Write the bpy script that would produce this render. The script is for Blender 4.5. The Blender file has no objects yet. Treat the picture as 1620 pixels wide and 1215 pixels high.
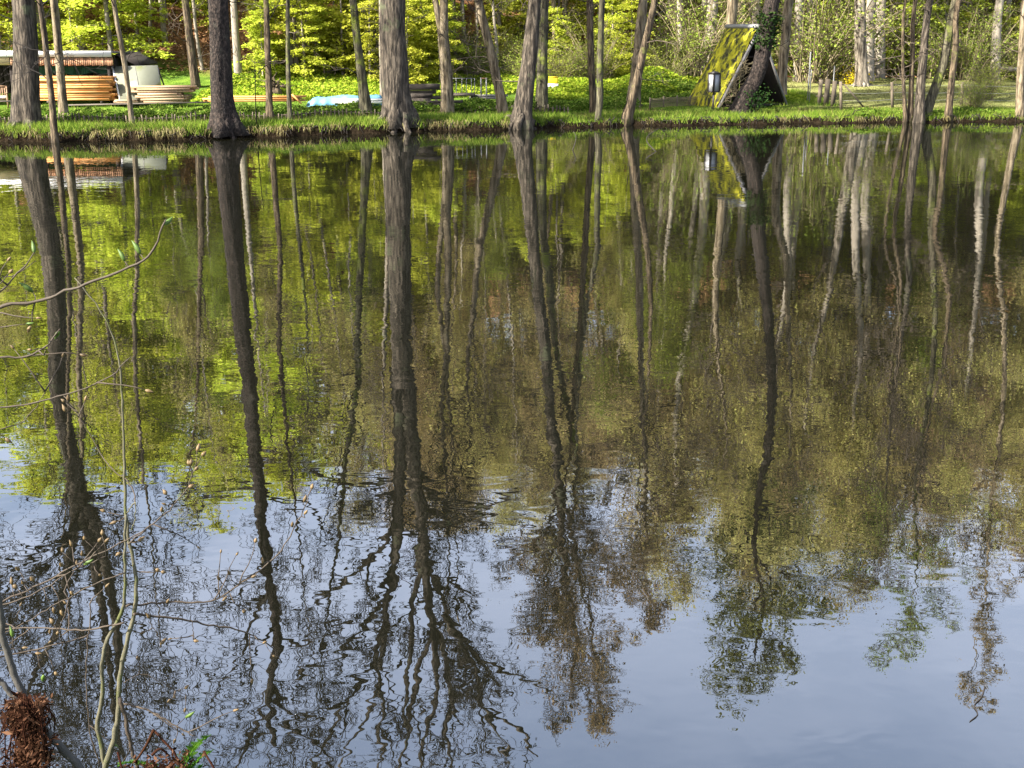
import bpy, math, random
import numpy as np
from mathutils import Vector

# ------------------------------------------------------------------ camera, sky, sun, exposure
sc = bpy.context.scene
C = sc.collection
CAM_H = 3.8
FPX = 1900.0
PITCH = math.atan(564.5 / FPX)
cam_d = bpy.data.cameras.new('camera')
cam = bpy.data.objects.new('camera', cam_d); C.objects.link(cam)
cam_d.sensor_width = 36.0; cam_d.lens = FPX / 1620.0 * 36.0
cam_d.clip_start = 0.05; cam_d.clip_end = 2000
cam.location = (0, 0, CAM_H); cam.rotation_euler = (math.pi/2 - PITCH, 0, 0)
sc.camera = cam

SUN_EL = math.radians(40)
SUN_DIR = Vector((-0.86, -0.51, 0)).normalized() * math.cos(SUN_EL) + Vector((0, 0, math.sin(SUN_EL)))   # towards the sun
world = bpy.data.worlds.new('World'); sc.world = world; world.use_nodes = True
nt = world.node_tree; nt.nodes.clear()
def N(nt, t, **kw):
    n = nt.nodes.new(t)
    for k, v in kw.items(): setattr(n, k, v)
    return n
wo = N(nt, 'ShaderNodeOutputWorld'); bg = N(nt, 'ShaderNodeBackground'); sky = N(nt, 'ShaderNodeTexSky')
sky.sky_type = 'NISHITA'; sky.sun_disc = False; sky.sun_elevation = SUN_EL
sky.sun_rotation = math.atan2(SUN_DIR.x, SUN_DIR.y)
sky.air_density = 1.0; sky.dust_density = 3.2; sky.ozone_density = 1.0
bg.inputs['Strength'].default_value = 0.09
tc = N(nt, 'ShaderNodeTexCoord'); mp = N(nt, 'ShaderNodeMapping'); mp.inputs['Scale'].default_value = (1, 1, 2.6); mp.inputs['Location'].default_value = (.1, .9, .0)
nz = N(nt, 'ShaderNodeTexNoise'); nz.inputs['Scale'].default_value = 2.6; nz.inputs['Detail'].default_value = 6; nz.inputs['Roughness'].default_value = 0.55
rp = N(nt, 'ShaderNodeValToRGB'); rp.color_ramp.elements[0].position = 0.28; rp.color_ramp.elements[1].position = 0.60
rp.color_ramp.elements[0].color = (0, 0, 0, 1); rp.color_ramp.elements[1].color = (.85, .85, .85, 1)
mx = N(nt, 'ShaderNodeMix', data_type='RGBA'); mx.inputs[7].default_value = (5.6, 6.0, 7.2, 1)
L = nt.links.new
L(tc.outputs['Generated'], mp.inputs['Vector']); L(mp.outputs[0], nz.inputs['Vector']); L(nz.outputs['Fac'], rp.inputs[0])
sx = N(nt, 'ShaderNodeSeparateXYZ'); hz = N(nt, 'ShaderNodeMapRange'); hm = N(nt, 'ShaderNodeMath', operation='MULTIPLY')
hz.inputs[1].default_value = .28; hz.inputs[2].default_value = .62; hz.inputs[3].default_value = 1.0; hz.inputs[4].default_value = .10
L(tc.outputs['Generated'], sx.inputs[0]); L(sx.outputs['Z'], hz.inputs[0]); L(rp.outputs[0], hm.inputs[0]); L(hz.outputs[0], hm.inputs[1])
L(hm.outputs[0], mx.inputs[0]); L(sky.outputs[0], mx.inputs[6]); L(mx.outputs[2], bg.inputs['Color']); L(bg.outputs[0], wo.inputs[0])

sd = bpy.data.lights.new('sun', 'SUN'); sun = bpy.data.objects.new('sun', sd); C.objects.link(sun)
sd.energy = 5.0; sd.angle = math.radians(0.6); sd.color = (1.0, 0.94, 0.84)
sun.rotation_euler = SUN_DIR.to_track_quat('Z', 'Y').to_euler(); sun.location = (-40, -20, 60)
sc.view_settings.view_transform = 'Standard'; sc.view_settings.look = 'None'
sc.view_settings.exposure = 2.5; sc.view_settings.gamma = 1.0
sc.cycles.max_bounces = 8; sc.cycles.diffuse_bounces = 3; sc.cycles.glossy_bounces = 3; sc.cycles.transmission_bounces = 3
sc.cycles.transparent_max_bounces = 4; sc.cycles.caustics_reflective = False; sc.cycles.caustics_refractive = False

# ------------------------------------------------------------------ pixel <-> place (used to survey positions once)
cp, sp = math.cos(PITCH), math.sin(PITCH)
def ray(px, py):
    x = (px - 810) / FPX; y = -(py - 607.5) / FPX
    return np.array([x, cp + y*sp, -sp + y*cp])
def P(px, py, Y):                      # the point seen at a pixel, on the upright plane at distance Y
    d = ray(px, py); k = Y / d[1]
    return np.array([d[0]*k, Y, CAM_H + d[2]*k])
def R(px, py, Y):                      # the point whose mirror image in the water is seen there
    p = P(px, py, Y); p[2] = -p[2]; return p
def W(px, py):                         # where the water is seen at that pixel
    d = ray(px, py); k = -CAM_H / d[2]
    return np.array([d[0]*k, d[1]*k, 0.0])
def ppm(Y): return FPX / (Y * 1.01)    # pixels per metre

# ------------------------------------------------------------------ mesh helpers
def mesh(name, V, tris=None, quads=None, mat=None, rnd=None, smooth=False):
    V = np.asarray(V, dtype=np.float32).reshape(-1, 3)
    nT = 0 if tris is None else len(tris); nQ = 0 if quads is None else len(quads)
    me = bpy.data.meshes.new(name)
    me.vertices.add(len(V)); me.vertices.foreach_set('co', V.ravel())
    li = []
    if nT: li.append(np.asarray(tris, dtype=np.int32).ravel())
    if nQ: li.append(np.asarray(quads, dtype=np.int32).ravel())
    li = np.concatenate(li) if li else np.zeros(0, np.int32)
    me.loops.add(len(li)); me.loops.foreach_set('vertex_index', li)
    me.polygons.add(nT + nQ)
    st = np.concatenate([np.arange(nT)*3, nT*3 + np.arange(nQ)*4]).astype(np.int32)
    me.polygons.foreach_set('loop_start', st)
    if smooth: me.polygons.foreach_set('use_smooth', np.ones(nT+nQ, dtype=bool))
    me.update(calc_edges=True)
    if rnd is not None:
        a = me.attributes.new('rnd', 'FLOAT', 'FACE'); a.data.foreach_set('value', np.asarray(rnd, dtype=np.float32))
    me.validate()
    if mat: me.materials.append(mat)
    return me

class MB:
    def __init__(s): s.V = []; s.T = []; s.Q = []; s.rt = []; s.rq = []; s.n = 0
    def add(s, V, T=None, Q=None, r=None):
        V = np.asarray(V, dtype=float).reshape(-1, 3)
        if T is not None and len(T):
            T = np.asarray(T); s.T.append(T + s.n); s.rt.append(np.full(len(T), .5) if r is None else np.broadcast_to(r, (len(T),)))
        if Q is not None and len(Q):
            Q = np.asarray(Q); s.Q.append(Q + s.n); s.rq.append(np.full(len(Q), .5) if r is None else np.broadcast_to(r, (len(Q),)))
        s.V.append(V); s.n += len(V)
    IDX = {}
    def tube(s, pts, rad, n=6, r=None, cap=True, flare=None):
        pts = np.asarray(pts, float); m = len(pts); rad = np.broadcast_to(np.asarray(rad, float), (m,))
        t = np.empty_like(pts); t[1:-1] = pts[2:]-pts[:-2]; t[0] = pts[1]-pts[0]; t[-1] = pts[-1]-pts[-2]; t /= np.sqrt((t*t).sum(1))[:, None] + 1e-9
        u = np.empty_like(t)
        if abs(t[0][1]) < .9: u[:, 0] = -t[:, 2]; u[:, 1] = 0; u[:, 2] = t[:, 0]
        else: u[:, 0] = 0; u[:, 1] = t[:, 2]; u[:, 2] = -t[:, 1]
        u /= np.sqrt((u*u).sum(1))[:, None] + 1e-9
        v = np.stack([t[:, 1]*u[:, 2]-t[:, 2]*u[:, 1], t[:, 2]*u[:, 0]-t[:, 0]*u[:, 2], t[:, 0]*u[:, 1]-t[:, 1]*u[:, 0]], -1)
        key = (m, n, cap)
        if key not in MB.IDX:
            a = np.arange(n) * 2*np.pi/n; i = np.arange(m-1)[:, None]*n; j = np.arange(n)[None, :]; k = (j+1) % n
            Q = np.stack([i+j, i+k, i+n+k, i+n+j], -1).reshape(-1, 4); T = None
            if cap:
                b = m*n; jj = np.arange(n); kk = (jj+1) % n
                T = np.vstack([np.stack([kk, jj, np.full(n, b)], -1), np.stack([(m-1)*n+jj, (m-1)*n+kk, np.full(n, b+1)], -1)])
            MB.IDX[key] = (a, np.cos(a)[None, :, None], np.sin(a)[None, :, None], Q, T)
        a, ca, sa, Q, T = MB.IDX[key]
        rr = rad[:, None, None]
        if flare is not None: rr = rr * flare(a, m)[:, :, None]
        V = (pts[:, None, :] + rr*(ca*u[:, None, :] + sa*v[:, None, :])).reshape(-1, 3)
        if cap: V = np.vstack([V, pts[0], pts[-1]])
        s.add(V, T, Q, r)
    def box(s, c, size, rz=0, ry=0, r=None, bev=0.0):
        x, y, z = np.array(size)/2
        V = np.array([[-x,-y,-z],[x,-y,-z],[x,y,-z],[-x,y,-z],[-x,-y,z],[x,-y,z],[x,y,z],[-x,y,z]])
        cr, sr = math.cos(ry), math.sin(ry); V = V @ np.array([[cr,0,-sr],[0,1,0],[sr,0,cr]])
        cz, sz = math.cos(rz), math.sin(rz); V = V @ np.array([[cz,sz,0],[-sz,cz,0],[0,0,1]])
        s.add(V + np.array(c), None, [[0,3,2,1],[4,5,6,7],[0,1,5,4],[1,2,6,5],[2,3,7,6],[3,0,4,7]], r)
    def leaves(s, cen, size, rng, up=0.5, aspect=.6, r=None, nrm=None):
        """diamond leaves, one quad each"""
        n = len(cen)
        if nrm is None:
            nrm = rng.normal(size=(n, 3)); nrm /= np.linalg.norm(nrm, axis=1)[:, None]; nrm[:, 2] = np.abs(nrm[:, 2]) + up
        nrm = nrm / np.linalg.norm(nrm, axis=1)[:, None]
        a = rng.normal(size=(n, 3)); u = np.cross(nrm, a); u /= np.linalg.norm(u, axis=1)[:, None] + 1e-9; v = np.cross(nrm, u)
        sz = np.broadcast_to(np.asarray(size, float), (n,))[:, None] * (0.65 + 0.7*rng.random((n, 1)))
        w = sz*aspect*.5
        V = np.stack([cen - u*sz*.5, cen + v*w + u*sz*.05, cen + u*sz*.5, cen - v*w + u*sz*.05], 1).reshape(-1, 3)
        Q = np.arange(4*n).reshape(-1, 4)
        s.add(V, None, Q, rng.random(n) if r is None else r)
    def build(s, name, mat, parent=None, loc=(0, 0, 0), smooth=False, link=True):
        V = np.vstack(s.V) - np.asarray(loc)
        T = np.vstack(s.T) if s.T else None; Q = np.vstack(s.Q) if s.Q else None
        rnd = np.concatenate([np.concatenate(s.rt) if s.rt else np.zeros(0), np.concatenate(s.rq) if s.rq else np.zeros(0)])
        me = mesh(name, V, T, Q, mat, rnd, smooth)
        return obj(name, me, parent, loc if parent is None else (0, 0, 0))

def obj(name, me, parent=None, loc=(0, 0, 0), rz=0):
    o = bpy.data.objects.new(name, me); C.objects.link(o)
    o.location = [float(v) for v in loc]; o.rotation_euler = (0, 0, rz)
    if parent: o.parent = parent
    return o
def tag(o, label=None, cat=None, group=None, kind=None):
    if label: o['label'] = label
    if cat: o['category'] = cat
    if group: o['group'] = group
    if kind: o['kind'] = kind
    return o
def thing(name, label, cat, loc=(0, 0, 0), group=None, rz=0):
    return tag(obj(name, None, None, loc, rz), label, cat, group)
def copy_tree(o, parent=None):
    c = o.copy(); C.objects.link(c); c.parent = parent
    for ch in list(o.children): copy_tree(ch, c)
    return c

# ------------------------------------------------------------------ materials
def newmat(name):
    m = bpy.data.materials.new(name); m.use_nodes = True; m.node_tree.nodes.clear(); return m, m.node_tree
def ramp(nt, cols, pos=None):
    r = N(nt, 'ShaderNodeValToRGB'); e = r.color_ramp.elements
    pos = pos or [i/(len(cols)-1) for i in range(len(cols))]
    while len(e) < len(cols): e.new(.5)
    for k, (c, p) in enumerate(zip(cols, pos)): e[k].position = p; e[k].color = (*c, 1)
    return r
def noise(nt, scale, detail=4, rough=.55, stretch=None, coord='Object'):
    t = N(nt, 'ShaderNodeTexCoord'); n = N(nt, 'ShaderNodeTexNoise'); n.inputs['Scale'].default_value = scale
    n.inputs['Detail'].default_value = detail; n.inputs['Roughness'].default_value = rough
    if stretch:
        m = N(nt, 'ShaderNodeMapping'); m.inputs['Scale'].default_value = stretch
        nt.links.new(t.outputs[coord], m.inputs[0]); nt.links.new(m.outputs[0], n.inputs['Vector'])
    else: nt.links.new(t.outputs[coord], n.inputs['Vector'])
    return n
def leafmat(name, cols, trans=.45, gloss=.0):
    m, nt = newmat(name); l = nt.links.new
    a = N(nt, 'ShaderNodeAttribute', attribute_name='rnd'); r = ramp(nt, cols)
    oi = N(nt, 'ShaderNodeObjectInfo'); hs = N(nt, 'ShaderNodeHueSaturation')
    mr = N(nt, 'ShaderNodeMapRange'); mr.inputs[3].default_value = .78; mr.inputs[4].default_value = 1.18
    mh = N(nt, 'ShaderNodeMapRange'); mh.inputs[3].default_value = .485; mh.inputs[4].default_value = .51
    l(a.outputs['Fac'], r.inputs[0]); l(r.outputs[0], hs.inputs['Color']); l(oi.outputs['Random'], mr.inputs[0]); l(mr.outputs[0], hs.inputs['Value'])
    l(oi.outputs['Random'], mh.inputs[0]); l(mh.outputs[0], hs.inputs['Hue'])
    d = N(nt, 'ShaderNodeBsdfDiffuse'); t = N(nt, 'ShaderNodeBsdfTranslucent'); mx = N(nt, 'ShaderNodeMixShader'); mx.inputs[0].default_value = trans
    o = N(nt, 'ShaderNodeOutputMaterial')
    l(hs.outputs[0], d.inputs['Color']); l(hs.outputs[0], t.inputs['Color']); l(d.outputs[0], mx.inputs[1]); l(t.outputs[0], mx.inputs[2])
    if gloss:
        g = N(nt, 'ShaderNodeBsdfGlossy'); g.inputs['Roughness'].default_value = .4; m2 = N(nt, 'ShaderNodeMixShader'); m2.inputs[0].default_value = gloss
        l(mx.outputs[0], m2.inputs[1]); l(g.outputs[0], m2.inputs[2]); l(m2.outputs[0], o.inputs[0])
    else: l(mx.outputs[0], o.inputs[0])
    return m
def solid(name, cols, scale=6, stretch=None, rough=.8, bump=0.0, detail=5, objvar=0.0, pos=None, bscale=None, metallic=0, moss=None):
    m, nt = newmat(name); l = nt.links.new
    n = noise(nt, scale, detail, .6, stretch); r = ramp(nt, cols, pos); l(n.outputs['Fac'], r.inputs[0])
    col = r.outputs[0]
    if moss:                                    # lichen and moss patches with a shape of their own
        n2 = noise(nt, moss[1], 4, .6); r2 = ramp(nt, [(0,0,0), (1,1,1)], [moss[2], moss[2]+.12]); l(n2.outputs['Fac'], r2.inputs[0])
        mm = N(nt, 'ShaderNodeMix', data_type='RGBA'); l(r2.outputs[0], mm.inputs[0]); l(col, mm.inputs[6]); mm.inputs[7].default_value = (*moss[0], 1)
        col = mm.outputs[2]
    if objvar:
        oi = N(nt, 'ShaderNodeObjectInfo'); hs = N(nt, 'ShaderNodeHueSaturation'); mr = N(nt, 'ShaderNodeMapRange')
        mr.inputs[3].default_value = 1-objvar; mr.inputs[4].default_value = 1+objvar
        l(oi.outputs['Random'], mr.inputs[0]); l(mr.outputs[0], hs.inputs['Value']); l(col, hs.inputs['Color']); col = hs.outputs[0]
    b = N(nt, 'ShaderNodeBsdfPrincipled'); b.inputs['Roughness'].default_value = rough; b.inputs['Metallic'].default_value = metallic
    if 'Specular IOR Level' in b.inputs: b.inputs['Specular IOR Level'].default_value = .25
    l(col, b.inputs['Base Color'])
    if bump:
        bp = N(nt, 'ShaderNodeBump'); bp.inputs['Strength'].default_value = .9; bp.inputs['Distance'].default_value = bump
        l(n.outputs['Fac'], bp.inputs['Height']); l(bp.outputs[0], b.inputs['Normal'])
    o = N(nt, 'ShaderNodeOutputMaterial'); l(b.outputs[0], o.inputs[0]); return m
S = (1, 1, .16)
M = dict(
 bark_spruce=solid('bark_spruce', [(.003,.0022,.0018),(.014,.010,.0078),(.05,.037,.029)], 16, (1,1,.5), .95, .10, pos=[.36,.5,.66], moss=((.035,.032,.024), 1.8, .6)),
 bark_grey=solid('bark_grey', [(.007,.0055,.004),(.033,.0265,.019),(.098,.080,.059)], 13, S, .95, .07, pos=[.36,.5,.66], moss=((.06,.065,.035), 1.4, .58)),
 bark_brown=solid('bark_brown', [(.010,.0075,.0045),(.055,.040,.024),(.13,.098,.06)], 12, S, .95, .07, pos=[.36,.5,.66], moss=((.10,.10,.03), 2.0, .58)),
 bark_beige=solid('bark_beige', [(.022,.016,.009),(.105,.082,.05),(.21,.17,.115)], 10, S, .92, .05, pos=[.36,.5,.66], moss=((.14,.12,.055), 2.2, .58)),
 bark_pale=solid('bark_pale', [(.035,.028,.02),(.12,.10,.075),(.22,.19,.145)], 8, S, .9, .03, pos=[.36,.5,.66], moss=((.15,.15,.10), 1.5, .6)),
 bark_mossy=solid('bark_mossy', [(.010,.009,.0055),(.05,.044,.027),(.11,.10,.06)], 11, S, .95, .08, pos=[.36,.5,.66], moss=((.11,.13,.02), 1.6, .52)),
 bark_hill=solid('bark_hill', [(.07,.058,.045),(.19,.165,.13),(.31,.28,.23)], 6, S, .95, .02, objvar=.3),
 twig=solid('twig', [(.035,.027,.02),(.085,.066,.048)], 5, None, .9),
 twig_dark=solid('twig_dark', [(.007,.0055,.004),(.024,.019,.015)], 5, None, .9),
 twig_tan=solid('twig_tan', [(.09,.072,.042),(.20,.165,.095)], 3, None, .9, objvar=.2),
 beech=leafmat('beech', [(.25,.30,.03),(.36,.42,.04),(.46,.50,.055),(.55,.57,.10)], .55),
 bud_olive=leafmat('bud_olive', [(.22,.175,.08),(.33,.28,.115),(.41,.37,.14),(.40,.41,.11)], .5),
 bud_brown=leafmat('bud_brown', [(.18,.13,.07),(.30,.225,.12),(.39,.305,.16),(.36,.315,.12)], .5),
 leaf_yellow=leafmat('leaf_yellow', [(.12,.135,.03),(.18,.21,.04),(.23,.28,.05),(.19,.27,.035)], .45),
 leaf_ivy=leafmat('leaf_ivy', [(.008,.02,.006),(.018,.038,.010),(.034,.06,.014)], .2),
 leaf_pine=leafmat('leaf_pine', [(.07,.08,.028),(.13,.145,.045),(.21,.225,.07)], .4),
 herb=leafmat('herb', [(.08,.16,.012),(.16,.27,.02),(.27,.37,.03),(.36,.42,.06)], .4),
 herb_dark=leafmat('herb_dark', [(.03,.07,.01),(.06,.13,.015),(.11,.19,.025),(.17,.22,.05)], .35),
 grass=leafmat('grass', [(.045,.085,.012),(.09,.155,.016),(.15,.22,.024),(.26,.27,.07)], .35),
 straw=leafmat('straw', [(.04,.032,.014),(.09,.072,.034),(.17,.145,.07)], .3),
 litter=leafmat('litter', [(.14,.065,.03),(.25,.13,.06),(.34,.20,.10),(.42,.29,.16)], .2),
 deadleaf=leafmat('deadleaf', [(.007,.003,.002),(.02,.009,.0055),(.04,.0185,.011),(.08,.042,.025)], .25),
 pine_wood=solid('pine_wood', [(.20,.065,.014),(.40,.175,.048),(.48,.32,.16)], 2.2, (.7,3,3), .75, objvar=.4, detail=3),
 pine_pale=solid('pine_pale', [(.15,.075,.032),(.25,.165,.095),(.34,.265,.185)], 1.4, (.5,3,3), .75, objvar=.2, detail=3),
 old_wood=solid('old_wood', [(.02,.016,.012),(.06,.05,.04),(.125,.11,.09)], 3, (.4,3,3), .9, objvar=.35),
 fence_wood=solid('fence_wood', [(.03,.023,.016),(.075,.06,.042),(.12,.10,.074)], 3, (3,3,.4), .9, objvar=.45),
 brown_slat=solid('brown_slat', [(.13,.055,.03),(.28,.15,.085),(.42,.28,.18)], 2, (3,3,.5), .85, objvar=.45),
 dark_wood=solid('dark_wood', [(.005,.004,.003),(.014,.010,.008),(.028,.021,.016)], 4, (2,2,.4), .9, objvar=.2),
 white_paint=solid('white_paint', [(.45,.43,.42),(.62,.61,.59)], 2, None, .6),
 cream=solid('cream', [(.42,.33,.16),(.50,.40,.21)], 1.2, None, .7),
 green_tarp=solid('green_tarp', [(.008,.05,.022),(.02,.11,.05)], 1.5, None, .6, .03),
 sheet=solid('sheet', [(.075,.08,.055),(.11,.115,.085),(.14,.145,.115)], 1.3, None, .45, moss=((.085,.095,.03), 1.1, .52)),
 blue_tarp=solid('blue_tarp', [(.05,.15,.24),(.11,.24,.33)], 2, None, .5, .03),
 metal=solid('metal', [(.12,.12,.115),(.22,.22,.21)], 3, None, .6),
 black_metal=solid('black_metal', [(.012,.010,.009),(.03,.026,.022)], 5, None, .5),
 pane=solid('pane', [(.22,.22,.222),(.30,.30,.305)], 2, None, .35),
 moss_roof=solid('moss_roof', [(.018,.017,.009),(.055,.055,.012),(.22,.21,.010),(.34,.31,.015)], 2.6, (1.8,1.8,.45), .95, .12, pos=[.36,.45,.53,.66]),
 grey_board=solid('grey_board', [(.09,.085,.08),(.20,.19,.18)], 4, None, .85),
 yellow=solid('yellow', [(.55,.36,.01),(.70,.50,.03)], 3, None, .5),
 cushion=solid('cushion', [(.45,.43,.40),(.62,.60,.57)], 5, None, .9),
 chair_wood=solid('chair_wood', [(.16,.09,.05),(.30,.19,.11)], 5, (1,1,.3), .7),
 stem_pale=solid('stem_pale', [(.022,.020,.012),(.055,.051,.031),(.10,.093,.06)], 60, (1,1,.5), .8, .004, moss=((.045,.05,.014), 14, .52)),
 stem_brown=solid('stem_brown', [(.014,.010,.0065),(.034,.025,.017),(.058,.045,.031)], 30, (1,1,.4), .75, .002),
 stem_grey=solid('stem_grey', [(.016,.0145,.0125),(.04,.037,.032),(.075,.07,.062)], 40, (1,1,.5), .85, .003),
 bud=solid('bud', [(.05,.027,.011),(.078,.052,.022),(.065,.058,.02)], 18, None, .6, objvar=.3),
 bud_green=solid('bud_green', [(.03,.06,.008),(.065,.105,.015)], 20, None, .55, objvar=.2),
 fern=leafmat('fern', [(.025,.085,.008),(.045,.13,.012),(.075,.18,.02)], .4),
)
def bank_soil():
    m, nt = newmat('ground'); l = nt.links.new
    a = N(nt, 'ShaderNodeAttribute', attribute_name='litter'); b = N(nt, 'ShaderNodeAttribute', attribute_name='shaded_soil'); c = N(nt, 'ShaderNodeAttribute', attribute_name='pasture')
    n1 = noise(nt, 1.3, 8, .65); n2 = noise(nt, 9, 6, .65)
    g = ramp(nt, [(.03,.06,.012),(.07,.12,.016),(.14,.20,.03)], [.3,.5,.72]); l(n1.outputs['Fac'], g.inputs[0])
    li = ramp(nt, [(.06,.032,.016),(.17,.09,.045),(.30,.18,.09)], [.3,.5,.72]); l(n2.outputs['Fac'], li.inputs[0])
    so = ramp(nt, [(.004,.003,.002),(.011,.008,.005),(.028,.021,.013)], [.3,.5,.75]); l(n2.outputs['Fac'], so.inputs[0])  # wet bank mud, darkened further so shade on the bank is in the colour
    pa = ramp(nt, [(.09,.10,.035),(.155,.165,.055),(.23,.22,.09)], [.3,.5,.72]); l(n1.outputs['Fac'], pa.inputs[0])
    def mix(f, x, y):
        k = N(nt, 'ShaderNodeMix', data_type='RGBA'); l(f, k.inputs[0]); l(x, k.inputs[6]); l(y, k.inputs[7]); return k.outputs[2]
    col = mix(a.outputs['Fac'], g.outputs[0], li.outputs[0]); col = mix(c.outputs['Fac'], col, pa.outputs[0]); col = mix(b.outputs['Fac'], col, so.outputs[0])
    p = N(nt, 'ShaderNodeBsdfDiffuse'); bp = N(nt, 'ShaderNodeBump'); bp.inputs['Distance'].default_value = .12
    l(n2.outputs['Fac'], bp.inputs['Height']); l(bp.outputs[0], p.inputs['Normal']); l(col, p.inputs['Color'])
    o = N(nt, 'ShaderNodeOutputMaterial'); l(p.outputs[0], o.inputs[0]); return m
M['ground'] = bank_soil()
def water_mat():
    m, nt = newmat('pond_water'); l = nt.links.new
    def nn(scale, st, d, det=2):
        t = N(nt, 'ShaderNodeTexCoord'); mp = N(nt, 'ShaderNodeMapping'); mp.inputs['Scale'].default_value = st
        n = N(nt, 'ShaderNodeTexNoise'); n.inputs['Scale'].default_value = scale; n.inputs['Detail'].default_value = det; n.inputs['Distortion'].default_value = d
        n.inputs['Roughness'].default_value = .45
        l(t.outputs['Object'], mp.inputs[0]); l(mp.outputs[0], n.inputs['Vector']); return n
    a = nn(2.6, (.8, 1, 1), .5); b = nn(.55, (.7, 1, 1), .3, 1); k = nn(.16, (1, .8, 1), .6, 2)
    ma = N(nt, 'ShaderNodeMath', operation='MULTIPLY'); mr = N(nt, 'ShaderNodeMapRange'); mr.inputs[1].default_value = .35; mr.inputs[2].default_value = .7
    mr.inputs[3].default_value = .25; mr.inputs[4].default_value = 1.5
    l(k.outputs['Fac'], mr.inputs[0]); l(a.outputs['Fac'], ma.inputs[0]); l(mr.outputs[0], ma.inputs[1])
    c3 = nn(8.5, (.7, 1, 1), .2, 1); m3 = N(nt, 'ShaderNodeMath', operation='MULTIPLY_ADD'); m3.inputs[1].default_value = .16
    l(c3.outputs['Fac'], m3.inputs[0]); l(ma.outputs[0], m3.inputs[2]); ma = m3
    b1 = N(nt, 'ShaderNodeBump'); b1.inputs['Strength'].default_value = 1; b1.inputs['Distance'].default_value = RIPPLE
    b2 = N(nt, 'ShaderNodeBump'); b2.inputs['Strength'].default_value = 1; b2.inputs['Distance'].default_value = RIPPLE*2.2
    l(b.outputs['Fac'], b2.inputs['Height']); l(ma.outputs[0], b1.inputs['Height']); l(b2.outputs[0], b1.inputs['Normal'])
    g = N(nt, 'ShaderNodeBsdfGlossy'); g.inputs['Roughness'].default_value = .0; g.inputs['Color'].default_value = (.96, .97, .98, 1)
    d = N(nt, 'ShaderNodeBsdfDiffuse'); d.inputs['Color'].default_value = (.0035, .0035, .002, 1)
    f = N(nt, 'ShaderNodeFresnel'); f.inputs['IOR'].default_value = WATER_IOR; x = N(nt, 'ShaderNodeMixShader')
    l(b1.outputs[0], g.inputs['Normal']); l(b1.outputs[0], f.inputs['Normal']); l(f.outputs[0], x.inputs[0]); l(d.outputs[0], x.inputs[1]); l(g.outputs[0], x.inputs[2])
    o = N(nt, 'ShaderNodeOutputMaterial'); l(x.outputs[0], o.inputs[0]); return m
RIPPLE = .0020; WATER_IOR = 2.75
M['water'] = water_mat()

# ------------------------------------------------------------------ the lie of the land
SHX = []; SHY = []
for px, py in ((-300, 227), (0, 225), (180, 224), (330, 220), (500, 215), (640, 209), (830, 204.5), (990, 199.5), (1150, 197.5), (1300, 195), (1600, 192.5), (1950, 191)):
    w = W(px, py); SHX.append(w[0]); SHY.append(w[1])
def shore(x): return np.interp(x, SHX, SHY) + .16*np.sin(x*1.7) + .1*np.sin(x*4.1+1) + .06*np.sin(x*9.3)
TL = ([-60, -4, -.7, 0, .2, .55, 3, 12.5, 14.5, 20, 24, 60, 110, 400], [-1.4, -1.3, -.5, -.05, .26, .40, .45, .5, .62, 1.45, 2.6, 18, 34, 38])
TR = ([-60, -4, -.7, 0, .2, .55, 3, 12.5, 22, 26, 60, 110, 400], [-1.4, -1.3, -.5, -.05, .26, .38, .46, .72, 1.05, 2.0, 18, 34, 38])
def sstep(a, b, x):
    t = np.clip((x-a)/(b-a), 0, 1); return t*t*(3-2*t)
def gz(x, y):
    x = np.asarray(x, float); y = np.asarray(y, float); t = y - shore(x)
    zl = np.interp(t, *TL); zr = np.interp(t, *TR); k = sstep(9.5, 14, x); z = zl*(1-k) + zr*k
    z = z - np.interp(t, [0, .2, .55, 3, 6], [0, .10, .16, .08, 0])*sstep(-1, 3, x)
    z = z + 1.15*np.exp(-((x-7.0)/2.3)**2 - ((t-11.5)/2.6)**2) + .45*np.exp(-((x-3.0)/2.0)**2 - ((t-13)/3)**2)
    bump = .05*np.sin(x*1.3+y*.7)*np.sin(y*1.1-x*.4) + .5*sstep(24, 45, t)*np.sin(x*.16+1)*np.sin(y*.11)
    z = z + bump*sstep(.6, 2, t)
    near = np.interp(y, [-80, -20, .9, 2.2, 4.3, 6.5], [2.9, 2.4, 2.15, 1.4, -.15, -1.3])
    return np.where(y < 6.5, near + .04*np.sin(x*3+y*4), z)
def G(x, y): return float(gz(x, y))
def hit(px, py, y0=38.0):              # where the far ground is seen at that pixel
    d = ray(px, py)
    for k in np.arange(y0, 140, .05):
        s = k/d[1]
        if CAM_H + d[2]*s <= G(d[0]*s, k): return np.array([d[0]*s, k, G(d[0]*s, k)])
    return np.array([d[0]*s, k, G(d[0]*s, k)])

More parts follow.
